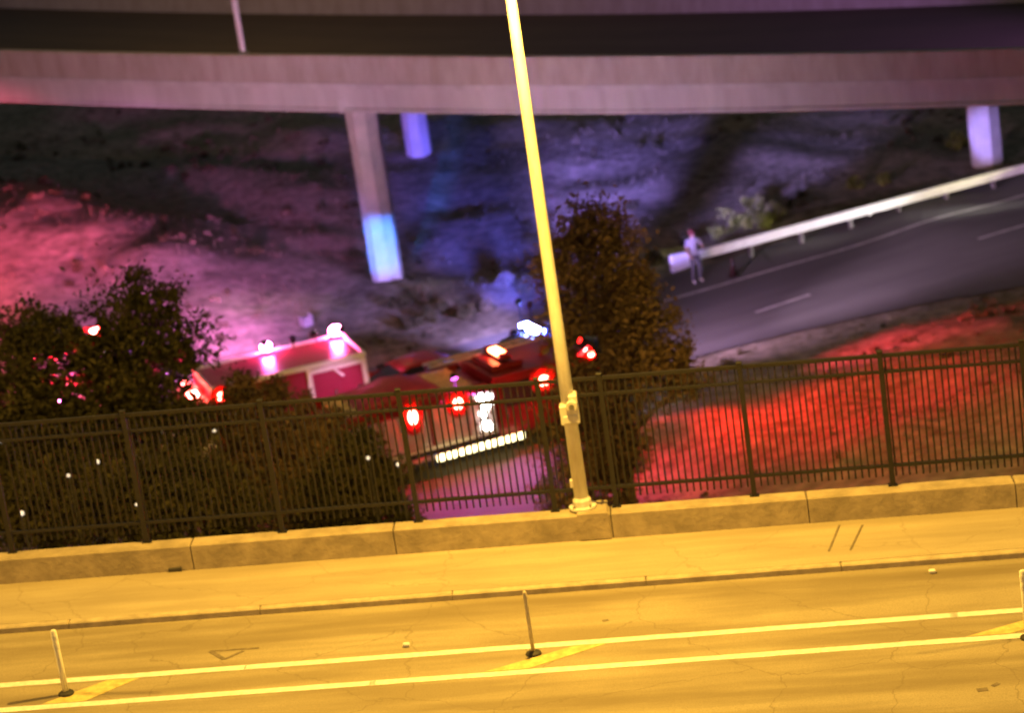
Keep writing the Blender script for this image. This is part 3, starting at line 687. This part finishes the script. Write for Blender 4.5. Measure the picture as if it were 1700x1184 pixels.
M_lensr2 = mat('pink_red_door_paint', (.30, .025, .07), .35, var=.05)
def ambulance():
    g = G(545, 752, Z0)
    rz = RANG - rad(7)
    c = thing('ambulance', 'red box-bodied ambulance with white edge trim and glowing roof lights', 'ambulance', (g[0]-.55, g[1]+1.1, Z0 + .03), rz)
    # box -2.6..1.7 ; rear at right end (+x), cab at left end
    MB().box(-4.6, 1.6, -.5, .5, .45, .72).build('chassis', M_under, c)
    bx_ = MB().box(-2.7, 1.7, -1.15, 1.15, .72, 2.45, .05).build('box_body', M_lensr2, c)
    MB().box(-2.6, 1.6, -1.05, 1.05, 2.452, 2.50, .02).build('roof', M_lensr2, c)
    for y in (-1.13, 1.13): MB().box(-2.72, 1.72, y-.07, y+.07, 2.42, 2.56, .03).build('roof_rail', M_wht, c)
    for x in (-2.68, 1.68): MB().box(x-.06, x+.06, -1.05, 1.05, 2.455, 2.56, .03).build('roof_rail', M_wht, c)
    for x in (.05, 1.62): MB().box(x-.07, x+.07, -1.22, -1.152, .8, 2.42, .02).build('corner_trim', M_wht, c)
    M_band = mat('orange_red_stripe', (.62, .04, .03), .4, var=.05)
    for x0, x1, z0, z1 in ((.18, .82, .95, 2.28), (.88, 1.50, .95, 2.28), (-1.0, -.1, 1.2, 2.25), (-2.5, -1.2, 1.3, 2.25)):
        d_ = MB().box(x0, x1, -1.175, -1.151, z0, z1, .01).build('side_door', M_lensr2, c)
        MB().box(x1-.12, x1-.06, -1.195, -1.176, (z0+z1)/2-.1, (z0+z1)/2+.1).build('handle', M_chrome, d_)
    MB().box(-2.68, 0, -1.165, -1.1505, .98, 1.15).build('stripe', M_band, c)
    # top bracket and lights over the side door
    MB().box(.05, 1.55, -1.30, -1.20, 2.30, 2.42, .02).build('awning_bar', M_wht, c)
    MB().tube([(.75, -1.25, 2.3), (1.0, -1.2, 2.05)], .04, 8).build('bracket', M_wht, c)
    # cab
    MB().prism([(-2.75, .6), (-4.9, .6), (-4.95, 1.15), (-4.0, 1.32), (-3.45, 2.05), (-2.75, 2.15)], -1.0, 1.0).build('cab', M_wht, c)
    MB().add([(-3.98, -.88, 1.36), (-3.98, .88, 1.36), (-3.50, .82, 2.0), (-3.50, -.82, 2.0)], [(0, 1, 2, 3)]).build('windscreen', M_glass, c)
    MB().box(-3.55, -2.85, -1.012, -1.001, 1.38, 1.98).build('window', M_glass, c)
    for sg in (-1, 1):
        for x in (-4.1, .2): wheel(c, x, sg*.92, .42, .28, sg)
        MB().box(1.70, 1.74, sg*.9-.1, sg*.9+.1, .95, 1.2, .01).build('tail_light', E_TAIL, c)
        MB().box(-5.0, -4.9, sg*.75-.13, sg*.75+.13, .85, 1.02, .01).build('headlight', E_HEAD, c)
    MB().box(1.70, 1.95, -1.1, 1.1, .5, .62, .02).build('rear_step', M_alu, c)
    for x, z in ((.18, .82), (1.15, .66), (1.55, .60)):
        side_lamp(c, (x, -1.19, z), E_TAIL, M_wht, .055, -1, 1.0, 'marker_light')
    beacon(c, (1.50, 1.02, 2.60), E_REDW, M_wht, .15, 1.3, .9)
    beacon(c, (-.55, 1.02, 2.60), E_MAG, M_wht, .14, 1.15, .9)
    lightbar(c, -3.1, 2.16, 1.5, [E_RDIM, M_lensr, M_lensr, E_RDIM])
    side_lamp(c, (-2.45, -1.19, 2.28), E_RED, M_lensr, .12)
    return c
AMB = ambulance()

car('bright red car with arched roof between the ambulance and the fire engine', 690, 684, RANG + rad(176), M_red, 'sedan', head=E_HEAD, L=4.3)
POL = car('black police cruiser with bright blue-white roof lights, left of the lamp post', 884, 642, RANG + rad(180), M_blk, 'sedan', bar=[E_BLUE, E_BW, E_BW, E_BLUE], name='police_car', cat='police car', group='police cars')
SUV_L = car('unseen police vehicle added behind the trees at lower left to light the slope red', 120, 775, RANG + rad(4), M_blk, 'suv', bar=[E_REDW, M_lensr, M_lensr, E_RED], name='police_car', cat='police car', group='police cars')  # unseen car added to carry the red lamps for the slope
car('dark car far left behind the trees, small red light showing', 195, 662, RANG + rad(8), M_dred, 'suv', bar=[M_lensr, E_RDIM, M_lensr], name='police_car', cat='police car', group='police cars')

# aimed lamps added to the vehicles, put in to wash the place with colour
def added_spot(parent, loc, target, col, power, ang, blend=.8, size=.12, foot=None):
    """spotlight head on a vehicle (loc in the vehicle's own frame) put in to wash a place with colour"""
    M = Matrix.Translation(parent.location) @ Matrix.Rotation(parent.rotation_euler.z, 4, 'Z'); wp_ = M @ Vector(loc)
    d_ = (M.inverted() @ Vector(target) - Vector(loc)).normalized(); q = Vector(loc)
    h = MB().tube([q - d_*.20, q - d_*.03], [.07, .10], 12).build('added_lamp', M_blk, parent)
    MB().tube([(q.x, q.y, q.z - .34 if foot is None else foot), tuple(q - d_*.12)], .02, 6).build('stem', M_blk, h)
    nm = 'added_spot_lens_%d' % len(MATS); mx = max(col)
    MB().tube([q - d_*.028, q - d_*.022], .088, 12).build('lens', mat(nm, tuple(c/mx for c in col), .4, emit=col, strength=12, var=.02), h)
    ld = bpy.data.lights.new('lamp_light', 'SPOT'); ld.energy = power; ld.color = col; ld.spot_size = rad(ang); ld.spot_blend = blend; ld.shadow_soft_size = size
    lo = bpy.data.objects.new('lamp_light', ld); COL.objects.link(lo); lo.parent = parent; lo.location = q + d_*.03
    lo.rotation_euler = d_.to_track_quat('-Z', 'Y').to_euler()
def W(px, py, z=Z0): return tuple(G(px, py, z))
added_spot(SUV_L, (.3, .5, 2.17), W(40, 520, -6.6), (1, .11, .26), 125000, 48, 1, .5)
added_spot(SUV_L, (.8, .5, 2.17), W(10, 540, -6.9), (1, .07, .12), 26000, 54, 1)
added_spot(AMB, (-2.0, .9, 2.84), W(300, 490, -6.5), (.80, .18, .70), 52000, 46, 1)
added_spot(AMB, (-.6, .9, 2.84), W(490, 485, -7.3), (.40, .24, 1), 30000, 36, 1)
added_spot(AMB, (0.2, .9, 2.84), tuple(Pd(330, 60, 85)), (.84, .56, .76), 6500, 72, 1)
added_spot(AMB, (0.9, .9, 2.84), tuple(Pd(1050, 60, 80)), (.92, .58, .60), 5200, 74, 1)
added_spot(POL, (-1.0, .1, 1.82), W(790, 540, -7.2), (.46, .33, 1), 16000, 34, 1)
added_spot(AMB, (1.55, .55, 2.84), tuple(Pd(629, 412, 83.7)), (.01, .20, 1), 62000, 9.6, .7)
added_spot(POL, (-.6, .3, 1.82), W(780, 380, -7.4), (.10, .10, 1), 120000, 18, 1, .5)
added_spot(POL, (-.1, .45, 2.5), W(1000, 262, -6.6), (.26, .19, 1), 230000, 19, 1, .5, 1.47)
added_spot(POL, (.1, .2, 2.6), W(1330, 248, -6.5), (.36, .26, 1), 75000, 14, 1, .5, 1.47)
added_spot(POL, (.2, .45, 1.82), tuple(Pd(1640, 225, 86.5)), (.34, .26, 1), 60000, 6, .8)
added_spot(ENG, (3.3, -.7, 2.87), W(1600, 650, -6.3), (1, .014, .008), 22000, 74, 1, .4)
added_spot(ENG, (3.1, -.95, 2.87), W(1140, 745, -7.4), (1, .015, .015), 8000, 80, 1)
added_spot(POL, (.5, .45, 1.82), W(1150, 440, -6.7), (.50, .46, 1), 1500, 7, .8)
added_spot(ENG, (3.4, -.2, 2.87), W(1640, 535, -7), (1, .05, .09), 30000, 26, 1)
added_spot(ENG, (3.4, .4, 2.87), W(1480, 430, -7.4), (.80, .44, .84), 9500, 58, 1)
added_spot(ENG, (3.5, .2, 2.87), W(1700, 365, -7.4), (.80, .52, .80), 22000, 26, 1)
added_spot(ENG, (-.6, -1.07, 2.79), W(830, 805, -7.5), (.75, .10, .80), 1700, 110)
added_spot(ENG, (-2.0, .9, 3.05), tuple((Matrix.Translation(AMB.location) @ Matrix.Rotation(AMB.rotation_euler.z, 4, 'Z')) @ Vector((.6, -1.2, 1.9))), (1, .35, .75), 220, 70, 1)
CAR_H = car('unseen car added farther up the ramp to the right to light the guardrail', 2420, 205, RANG + rad(180), M_blk, 'sedan', head=E_HEAD)  # unseen car added to light the rail and the shrubs behind it
added_spot(CAR_H, (2.36, .5, .88), W(1500, 338, -6.7), (1, .95, .85), 60000, 8, 1, .12, .58)
added_spot(CAR_H, (-.3, -.5, 2.1), W(1240, 362, -6.7), (1, .93, .42), 42000, 7, 1, .12, 1.45)

# ================================================================== VEGETATION
def leaf_mat(name, a, b_):
    return mat(name, a, .75, var=.3, scale=1.3, col2=b_, spec=.2)
M_leaf = leaf_mat('dull_green_leaves', (.065, .055, .02), (.025, .026, .01))
M_leaf2 = leaf_mat('olive_leaves', (.20, .13, .07), (.07, .05, .028))
M_leafy = leaf_mat('yellow_green_leaves', (.24, .26, .06), (.10, .12, .03))
M_dry = leaf_mat('dry_stems', (.14, .115, .07), (.06, .055, .03))
def leaf_mesh(name, blobs, n, size, m, seed, droop=.3, holes=()):
    """leaf-sized bent blades in clumps spread through the blobs: (centre, (rx,ry,rz))"""
    rs = np.random.RandomState(seed)
    wts = np.array([r[0]*r[1]*r[2] for c, r in blobs])**.75; wts /= wts.sum()
    ncl = max(6, n//45); which = rs.choice(len(blobs), ncl, p=wts)
    C = np.array([blobs[i][0] for i in which]); Rr = np.array([blobs[i][1] for i in which])
    d = rs.normal(size=(ncl, 3)); d /= np.linalg.norm(d, axis=1)[:, None]; q = rs.rand(ncl, 1)**.42
    cc = C + d*np.where(rs.rand(ncl, 1) < .08, 1.0 + .22*rs.rand(ncl, 1), q)*Rr; sp = (.11 + .22*rs.rand(ncl, 1))*np.minimum(Rr.mean(1, keepdims=True), 1.6)
    k = rs.randint(0, ncl, n); off = rs.normal(size=(n, 3)); P = cc[k] + off*sp[k]
    P = P[np.ones(n, bool)]
    for hc, hr in holes: P = P[np.linalg.norm(P - np.array(hc), axis=1) > hr]
    n = len(P); a = rs.normal(size=(n, 3)); a[:, 2] -= droop; a /= np.linalg.norm(a, axis=1)[:, None]
    u = rs.normal(size=(n, 3)); u -= (u*a).sum(1)[:, None]*a; u /= np.linalg.norm(u, axis=1)[:, None]
    nn = np.cross(a, u); L = size*(.6 + .9*rs.rand(n, 1)); W_ = L*(.17 + .10*rs.rand(n, 1))
    v = np.stack([P, P + a*L*.5 + u*W_ + nn*L*.08, P + a*L, P + a*L*.5 - u*W_ + nn*L*.08], 1).reshape(-1, 3)
    me = bpy.data.meshes.new(name); me.vertices.add(4*n); me.vertices.foreach_set('co', v.ravel())
    tri = (np.arange(n)[:, None]*4 + np.array([0, 1, 2, 0, 2, 3])).ravel()
    me.loops.add(6*n); me.loops.foreach_set('vertex_index', tri); me.polygons.add(2*n)
    me.polygons.foreach_set('loop_start', np.arange(2*n)*3); me.polygons.foreach_set('loop_total', np.full(2*n, 3)); me.update(calc_edges=True)
    me.materials.append(m); return me
def gz_at(x, y): return float(ground_z(np.array([x]), np.array([y]))[0])
def tree(label, base_px, depth, blobs, n, seed, m, name='tree', cat='tree', group=None, leaf=.13, trunk=.16, holes=()):
    """blobs: (px, py, depth offset, radius m, height factor)"""
    bl = [(Pd(px, py, depth + dd), (r, r, r*hf)) for px, py, dd, r, hf in blobs]
    bx_, by_ = Pd(base_px, 700, depth)[0], depth; bz = gz_at(bx_, by_)
    # a plumb base below the mean of the crown
    bx_ = float(np.mean([c[0] for c, _ in bl])); bz = gz_at(bx_, by_)
    n = int(n*1.9); o = thing(name, label, cat, (bx_, by_, bz), 0, group); B0 = np.array([bx_, by_, bz])
    bl2 = [(c - B0, r) for c, r in bl]
    rs = random.Random(seed); b = MB(); b.smooth = True
    topz = max(c[2] for c, _ in bl2); k = [(0, 0, -.3)]; rr = [trunk*1.5]
    for i in range(1, 7):
        f_ = i/6; k.append((rs.uniform(-.12, .12)*f_*2, rs.uniform(-.12, .12)*f_*2, topz*f_)); rr.append(trunk*(1.15 - .95*f_))
    b.tube(k, rr, 10).build('trunk', M_bark, o)
    for c, r in bl2:
        zs = max(.4, c[2] - r[2]*1.1 - rs.uniform(.2, .8)); zs = min(zs, topz*.85); f_ = zs/topz
        st = Vector((0, 0, zs)); e = Vector(c); mid = (st + e)/2 + Vector((rs.uniform(-.2, .2), rs.uniform(-.2, .2), .15))
        tb = MB(); tb.smooth = True; t0_ = trunk*(1.1 - .9*f_)*.6
        tb.tube([st, mid, e], [t0_, t0_*.7, t0_*.3], 7).build('limb', M_bark, o)
        for q in range(5):
            d_ = Vector((rs.gauss(0, 1), rs.gauss(0, 1), rs.gauss(.3, .8))).normalized()
            MB().tube([mid.lerp(e, rs.random()), e + Vector((d_.x*r[0], d_.y*r[1], d_.z*r[2]))*.85], [t0_*.35, .008], 5).build('twig', M_bark, o)
    cr = link('crown', leaf_mesh('crown', bl2, n, leaf, m, seed, holes=[(np.array(h) - B0, r) for h, r in holes]), o)
    cr['kind'] = 'stuff'
    return o
def gap(px, py, d0, d1, r): return [(Pd(px, py, d), r) for d in np.arange(d0, d1, .3)]
TG = 'trees between the bridge and the ramp'
tree('tall narrow tree right of the lamp post, brown under the sodium light', 985, 56,
     [(985,365,0,.62,1.1),(950,395,.2,.55,1.1),(1030,405,-.2,.6,1.2),(985,450,0,.85,1.1),(930,455,.3,.6,1.2),(1055,470,0,.5,1.2),(1000,540,0,1.0,1.1),(940,540,.2,.55,1.2),(1075,545,0,.75,1.0),(1120,590,.3,.55,.8),
      (1010,630,0,1.15,1.0),(1090,620,0,.75,.9),(955,640,.4,.6,1),(1150,640,.2,.5,.7),(1000,720,0,.95,1.1),(940,740,.3,.6,1.1),(1030,790,0,.7,1.2),(950,830,0,.75,1.2)], 15000, 5, M_leaf2, group=TG,
     holes=gap(976, 576, 53, 59, .36))
tree('broad dark tree with a pointed top at left, behind the fence', 215, 55,
     [(235,492,0,.55,1.1),(270,500,.2,.45,1.1),(215,545,0,.95,1.1),(290,560,.2,.75,1.1),(150,590,.1,.85,1.1),(230,630,0,1.15,1.1),(320,590,.3,.5,1.1),(300,660,.2,.9,1.1),(170,690,-.2,1.1,1.2),(260,740,0,1.2,1.2),(180,800,0,1.1,1.2)], 13000, 6, M_leaf, group=TG, holes=gap(345, 635, 52, 58, .42) + gap(150, 540, 52, 58, .22))
tree('bushy dark tree cut by the left edge of the photo', 50, 54,
     [(70,545,0,.6,1),(20,570,0,.7,1),(110,570,.2,.5,1),(50,630,0,1.05,1.1),(100,680,.1,.9,1.1),(-20,650,.2,.9,1.1),(40,730,0,1.1,1.2),(90,800,0,1.0,1.2),(0,830,0,1.0,1.2)], 11000, 7, M_leaf, group=TG, holes=gap(150, 540, 52, 58, .22))
tree('low dark tree in front of the ambulance, left of centre', 430, 57,
     [(335,700,0,.5,.9),(400,645,.2,.5,.8),(455,658,.2,.5,.8),(505,676,.2,.45,.8),(565,705,.3,.45,.8),(410,680,.2,.5,.8),(390,700,0,.85,.9),(470,690,.2,.6,.8),(530,715,.3,.55,.8),(440,745,0,.95,1),(520,765,.1,.85,1),(400,800,0,1.0,1.1),(570,800,.2,.8,1.1),(480,835,0,1.0,1.1)], 12000, 8, M_leaf2, group=TG, holes=gap(345, 635, 54, 60, .42))
tree('dense dark shrub low behind the fence between the low tree and the fire engine', 610, 54,
     [(600,760,0,.6,1.1),(640,800,0,.55,1.1),(590,830,0,.8,1.1),(540,850,0,.8,1.1),(660,850,0,.45,1)], 6000, 9, M_leaf, name='shrub', cat='shrub', trunk=.07)
tree('dark shrub low behind the fence at the far left', 120, 51,
     [(60,850,0,.8,1.1),(150,840,0,.9,1.1),(240,830,0,.9,1.1),(330,820,0,.9,1.1),(400,850,0,.8,1)], 9000, 10, M_leaf, name='shrub', cat='shrub', trunk=.08)

def shrub(label, px, py, r, n, seed, m, h=1.0, leaf=.12, group=None, z=None, name='shrub'):
    g = G(px, py, z if z is not None else Z0)
    for _ in range(6): g = G(px, py, gz_at(g[0], g[1]))
    o = thing(name, label, 'shrub', (g[0], g[1], g[2]), 0, group)
    rs = random.Random(seed); b = MB()
    for k in range(7):
        a = rs.uniform(0, 6.28); b.tube([(0, 0, -.05), (math.cos(a)*r*.35, math.sin(a)*r*.35, r*h*.6), (math.cos(a)*r*.7, math.sin(a)*r*.7, r*h*rs.uniform(.9, 1.4))], [.02, .014, .005], 5)
    b.build('stems', M_dry, o)
    bl = [((rs.uniform(-.4, .4)*r, rs.uniform(-.4, .4)*r, r*h*rs.uniform(.4, .9)), (r*.55, r*.55, r*.5*h)) for k in range(4)]
    bl = [(np.array(c), q) for c, q in bl]
    f_ = link('foliage', leaf_mesh('foliage', bl, n, leaf, m, seed), o); f_['kind'] = 'stuff'
    return o
SG = 'yellowish shrubs behind the guardrail'
for k, (px, py, r, lab) in enumerate([(1198,396,.45,'yellow-green shrub nearest the guardrail end, just above the rail'),(1228,380,.6,'larger yellow-green shrub second from the guardrail end'),(1262,376,.55,'yellow-green shrub third from the guardrail end'),(1290,362,.45,'yellow-green shrub fourth from the guardrail end'),
        (1250,350,.4,'small yellow-green shrub behind the larger ones above the rail'),(1425,312,.35,'small pale shrub on the bank above the middle of the guardrail'),(1470,306,.4,'pale shrub on the bank toward the right-hand column'),(1590,246,.4,'pale shrub at the left of the right-hand column')]):
    shrub(lab, px, py, r, 420, 30 + k, M_leafy, 1.0, .14, SG)
SCR = 'scrub plants on the dirt mound below the column'
for k, (px, py, r, lab) in enumerate([(662,512,.40,'leftmost scrub plant on the pale dirt mound by the column foot'),(700,500,.45,'scrub plant high on the dirt mound right of the column foot'),(716,532,.5,'scrub plant in the middle of the dirt mound'),(748,512,.5,'scrub plant at the top middle of the dirt mound'),
        (776,530,.5,'scrub plant on the right half of the dirt mound'),(806,518,.45,'rightmost scrub plant on the dirt mound'),(682,545,.4,'scrub plant at the lower left of the dirt mound near the pavement'),(838,478,.45,'pinkish dry shrub at the right end of the dirt mound'),(872,486,.4,'dry shrub between the dirt mound and the lamp post')]):
    shrub(lab, px, py, r, 330, 50 + k, M_dry if k % 2 else M_leaf, .8, .13, SCR)
shrub('dark scrub beside the guardrail end, left of the standing person', 1090, 440, .38, 500, 71, M_leaf, 1.1, .14)
shrub('dark leafy scrub behind the standing person', 1140, 408, .38, 450, 72, M_leaf, 1.2, .14)
shrub('dark low scrub just left of the guardrail end and nearest the pavement', 1065, 470, .38, 450, 73, M_leaf2, 1.0, .14)

# dry grass over the banks (nobody could count it)
rs = np.random.RandomState(21); n = 26000
gx = rs.uniform(-26, 30, n*3); gy = rs.uniform(58, 122, n*3)
dd = poly_dist(gx, gy, RPOLY); keep = dd > .5
noise_keep = (np.sin(gx*.9 + 1.3*np.sin(gy*.7)) + np.sin(gy*1.1 + gx*.35)) > rs.uniform(-1.6, 1.9, n*3)
sel = np.where(keep & noise_keep)[0][:n]; gx, gy = gx[sel], gy[sel]; gzv = ground_z(gx, gy); n = len(sel)
V = []; 
h = .06 + .16*rs.rand(n)**2; a = rs.uniform(0, 6.283, n); wd = .012 + .03*rs.rand(n); ln = rs.normal(0, .16, (n, 2))
P = np.stack([gx, gy, gzv - .02], 1)
v = np.stack([P + np.stack([np.cos(a)*wd, np.sin(a)*wd, 0*a], 1), P - np.stack([np.cos(a)*wd, np.sin(a)*wd, 0*a], 1), P + np.stack([ln[:, 0]*h*2, ln[:, 1]*h*2, h], 1)], 1).reshape(-1, 3)
me = bpy.data.meshes.new('dry_grass'); me.from_pydata(v.tolist(), [], [(3*i, 3*i+1, 3*i+2) for i in range(n)]); me.update(); me.materials.append(M_dry)
go = link('dry_grass', me); go['kind'] = 'stuff'; go['label'] = 'sparse dry grass over the dirt banks'; go['category'] = 'grass'

# ================================================================== PERSON AND SMALL THINGS
def person():
    g = G(1158, 469, Z0 + .03)
    o = thing('person', 'person in a pale top and dark trousers standing by the end of the guardrail', 'person', (g[0], g[1], Z0 + .03), rad(-160))
    P = {'pel': (0,0,.95), 'wst': (0,.01,1.10), 'chs': (0,.0,1.32), 'nkb': (0,0,1.47), 'nk': (0,.015,1.54), 'hd': (0,.03,1.63), 'top': (0,.03,1.74),
         'sl': (.18,0,1.43), 'el': (.25,.03,1.14), 'wl': (.22,.20,.95), 'sr': (-.18,0,1.43), 'er': (-.27,.10,1.18), 'wr': (-.20,.33,1.16),
         'hl': (.10,0,.90), 'kl': (.12,.05,.50), 'al': (.13,0,.09), 'tl': (.15,.17,.05), 'hr': (-.10,0,.90), 'kr': (-.12,.03,.50), 'ar': (-.14,-.05,.09), 'tr': (-.16,.12,.05)}
    Rd = {'pel':.145,'wst':.13,'chs':.155,'nkb':.09,'nk':.055,'hd':.095,'top':.06,'sl':.075,'el':.05,'wl':.032,'sr':.075,'er':.05,'wr':.032,'hl':.10,'kl':.068,'al':.048,'tl':.04,'hr':.10,'kr':.068,'ar':.048,'tr':.04}
    E = [('pel','wst'),('wst','chs'),('chs','nkb'),('nkb','nk'),('nk','hd'),('hd','top'),('chs','sl'),('sl','el'),('el','wl'),('chs','sr'),('sr','er'),('er','wr'),('pel','hl'),('hl','kl'),('kl','al'),('al','tl'),('pel','hr'),('hr','kr'),('kr','ar'),('ar','tr')]
    for sd, wv, dv, sg in (('l', P['wl'], (-.03, .10, -.06), 1), ('r', P['wr'], (.05, .11, .0), -1)):
        w_ = Vector(wv); d_ = Vector(dv).normalized(); P['pm'+sd] = tuple(w_ + d_*.07); Rd['pm'+sd] = .033; E.append(('w'+sd, 'pm'+sd))
        for k in range(4):
            s_ = Vector((.022*(k-1.5), 0, .006*(k - 1.5))); ln = (.075, .085, .08, .06)[k]
            P[f'f{sd}{k}a'] = tuple(w_ + d_*.11 + s_); P[f'f{sd}{k}b'] = tuple(w_ + d_*(.11 + ln*.6) + s_ + Vector((0, 0, -.015))); Rd[f'f{sd}{k}a'] = .010; Rd[f'f{sd}{k}b'] = .008
            E += [('pm'+sd, f'f{sd}{k}a'), (f'f{sd}{k}a', f'f{sd}{k}b')]
        P['th'+sd] = tuple(w_ + d_*.06 + Vector((-sg*.05, .01, .02))); Rd['th'+sd] = .010; E.append(('pm'+sd, 'th'+sd))
    ks = list(P); me = bpy.data.meshes.new('person_body'); me.from_pydata([P[k] for k in ks], [(ks.index(a), ks.index(b_)) for a, b_ in E], [])
    tmp = bpy.data.objects.new('tmp_body', me); COL.objects.link(tmp)
    sk = tmp.modifiers.new('s', 'SKIN'); 
    for i, k in enumerate(ks): me.skin_vertices[0].data[i].radius = (Rd[k], Rd[k]*(.72 if k in ('pel','wst','chs') else 1)); me.skin_vertices[0].data[i].use_root = (k == 'pel')
    sb = tmp.modifiers.new('b', 'SUBSURF'); sb.levels = 2; sb.render_levels = 2
    dg = bpy.context.evaluated_depsgraph_get(); bm_ = bpy.data.meshes.new_from_object(tmp.evaluated_get(dg)); bpy.data.objects.remove(tmp)
    bm_.name = 'body'; bm_.materials.clear()
    for m in (mat('skin', (.50, .32, .24), .6, var=.06), mat('pale_shirt', (.42, .42, .47), .8, var=.1), mat('pale_trousers', (.14, .14, .19), .85, var=.12), mat('pale_shoes', (.7, .68, .64), .6, var=.1)): bm_.materials.append(m)
    for p in bm_.polygons:
        c = p.center; p.use_smooth = True
        arm = abs(c.x) > .16 and c.z > .85
        if c.z > 1.49: p.material_index = 0
        elif arm and c.z < 1.24: p.material_index = 0
        elif c.z > .93: p.material_index = 1
        elif c.z > .11: p.material_index = 2
        else: p.material_index = 3
    body = link('body', bm_, o)
    b = MB(); b.smooth = True; b.dome((0, .01, 1.665), .115, .92, 1.08, 1.0, 14, 8).build('hair', mat('dark_red_hair', (.16, .03, .025), .7, var=.3), o)
    MB().dome((0, .14, 1.63), .022, .8, 1, 1.3, 8, 6).build('nose', MATS['skin'], body)
    for sx in (-.035, .035): MB().dome((sx, .122, 1.652), .011, 1, .6, .8, 8, 6).build('eye', M_tar, body)
    MB().box(-.028, .028, .112, .124, 1.578, 1.588).build('mouth', mat('lips', (.35, .12, .10), .5), body)
    return o
person()
# small dark cone shape on the shoulder
g = G(1218, 460, Z0 + .035); cn = thing('shoulder_cone', 'dark cone-shaped object on the ramp shoulder right of the standing person', 'traffic cone', tuple(g), .4)
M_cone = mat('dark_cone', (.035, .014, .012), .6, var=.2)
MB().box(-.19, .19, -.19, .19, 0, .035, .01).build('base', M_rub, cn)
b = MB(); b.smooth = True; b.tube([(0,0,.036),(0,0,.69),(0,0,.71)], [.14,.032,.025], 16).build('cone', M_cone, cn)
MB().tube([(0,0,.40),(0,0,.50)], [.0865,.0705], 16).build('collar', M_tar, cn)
# short marker posts with reflectors by the guardrail and small white lights low in the scrub
M_glint = glow('white_glint_glow', (1, .97, .9), .7)  # glint of reflectors and small lights put in as a faint self-glow
def marker(px, py, h, r, label, em, grp, z=None, depth=None):
    if depth: q = Pd(px, py, depth); base = (q[0], q[1], gz_at(q[0], q[1])); h = q[2] - base[2]
    else: g = G(px, py, Z0); base = (g[0], g[1], gz_at(g[0], g[1]) + .02)
    o = thing('marker_light', label, 'marker light', base, 0, grp)
    MB().tube([(0,0,-.1),(0,0,h)], .022, 8).build('stake', M_rub, o)
    MB().tube([(0,0,h),(0,0,h+.03)], [r*.9, r*.9], 10).build('cap', M_rub, o)
    b = MB(); b.smooth = True; b.dome((0, -.03, h + .03 + r), r, 1, .8, 1, 10, 6).build('lens', em, o)
for px, py, l in ((1446, 374, 'tiny white reflector stake on the shoulder below the middle of the guardrail'), (1386, 382, 'faint white reflector stake on the shoulder left of the brighter one')):
    marker(px, py, .12, .05, l, M_glint if px == 1446 else M_rail, 'reflector stakes on the ramp shoulder')
marker(1505, 190, 1.2, .09, 'small white light under the overpass left of the right-hand column', M_glint, None, depth=101)
WL = 'small white lights low behind the fence'
for px, py, r, dp, l in ((163,772,.045,50,'brightest white light glinting in the dark trees at lower left'),(115,794,.035,50,'dim white glint just left of the brightest light at lower left'),(357,720,.035,52,'small white light glinting high behind the left fence panels'),
                      (612,765,.038,51,'small white light in the shrub left of the fire engine'),(662,776,.042,51,'white light right beside the fence post left of the fire engine'),(38,858,.05,48.5,'dim pale light at the far left just above the parapet'),(228,842,.03,48.5,'small glint low behind the fence at left, above the parapet')):
    marker(px, py, 1, r, l, M_glint, WL, depth=dp)
# pale crate beside the ambulance
g = G(512, 552, Z0); cz = gz_at(g[0], g[1])
bn = thing('open_crate', 'small pale open crate on the dirt behind the ambulance roof', 'crate', (g[0], g[1], cz), .5)
for x0, x1, y0, y1, z0, z1 in ((-.25,.25,-.2,.2,0,.04),(-.25,-.21,-.2,.2,.041,.42),(.21,.25,-.2,.2,.041,.48),(-.205,.205,-.2,-.17,.041,.30),(-.205,.205,.17,.2,.041,.36)):
    MB().box(x0, x1, y0, y1, z0, z1).build('panel', M_alu, bn)
bn.scale = (.72, .72, .72)

# low weeds scattered over the banks and the field (a mass)
rs = np.random.RandomState(77); wx = rs.uniform(-24, 30, 2600); wy = rs.uniform(58, 118, 2600)
ok = (poly_dist(wx, wy, RPOLY) > .6) & ((np.sin(wx*.55 + 1.7*np.sin(wy*.31)) + np.sin(wy*.45 + wx*.2) + rs.normal(0, .7, 2600)) > .1)
wx, wy = wx[ok][:900], wy[ok][:900]; wz = ground_z(wx, wy)
bl = []
for k in range(len(wx)):
    r_ = .10 + .22*rs.rand(); bl.append((np.array([wx[k], wy[k], wz[k] + r_*.25]), (r_, r_, r_*.45)))
for nm, m, part, sd in (('green_weeds', M_leaf, bl[::2], 91), ('dry_weeds', M_dry, bl[1::2], 92)):
    o = link(nm, leaf_mesh(nm, part, 26000, .10, m, sd)); o['kind'] = 'stuff'
    o['label'] = 'low ' + ('dull green' if m is M_leaf else 'dry pale') + ' weeds scattered over the dirt banks'; o['category'] = 'weeds'

# unseen patrol car added on the overpass at right to tint the far barrier
pc = car('unseen police car added on the overpass beyond the right edge to tint the far barrier', 1900, 120, RANG, M_blk, 'sedan', bar=[E_RDIM, M_lensr, M_lensb, M_lensb], name='police_car', cat='police car', group='police cars')
q = OW[-2]; pc.location = (q[0] + nrm[-2][0]*3.2, q[1] + nrm[-2][1]*3.2, q[2] + .46*HT[-2] + .115); pc.rotation_euler.z = math.atan2(tan[-2][1], tan[-2][0]) + math.pi
tq = OW[6]; added_spot(pc, (.2, .3, 1.82), (tq[0] + nrm[6][0]*10.6, tq[1] + nrm[6][1]*10.6, tq[2] + 1.3), (.52, .20, .85), 20000, 40, 1)
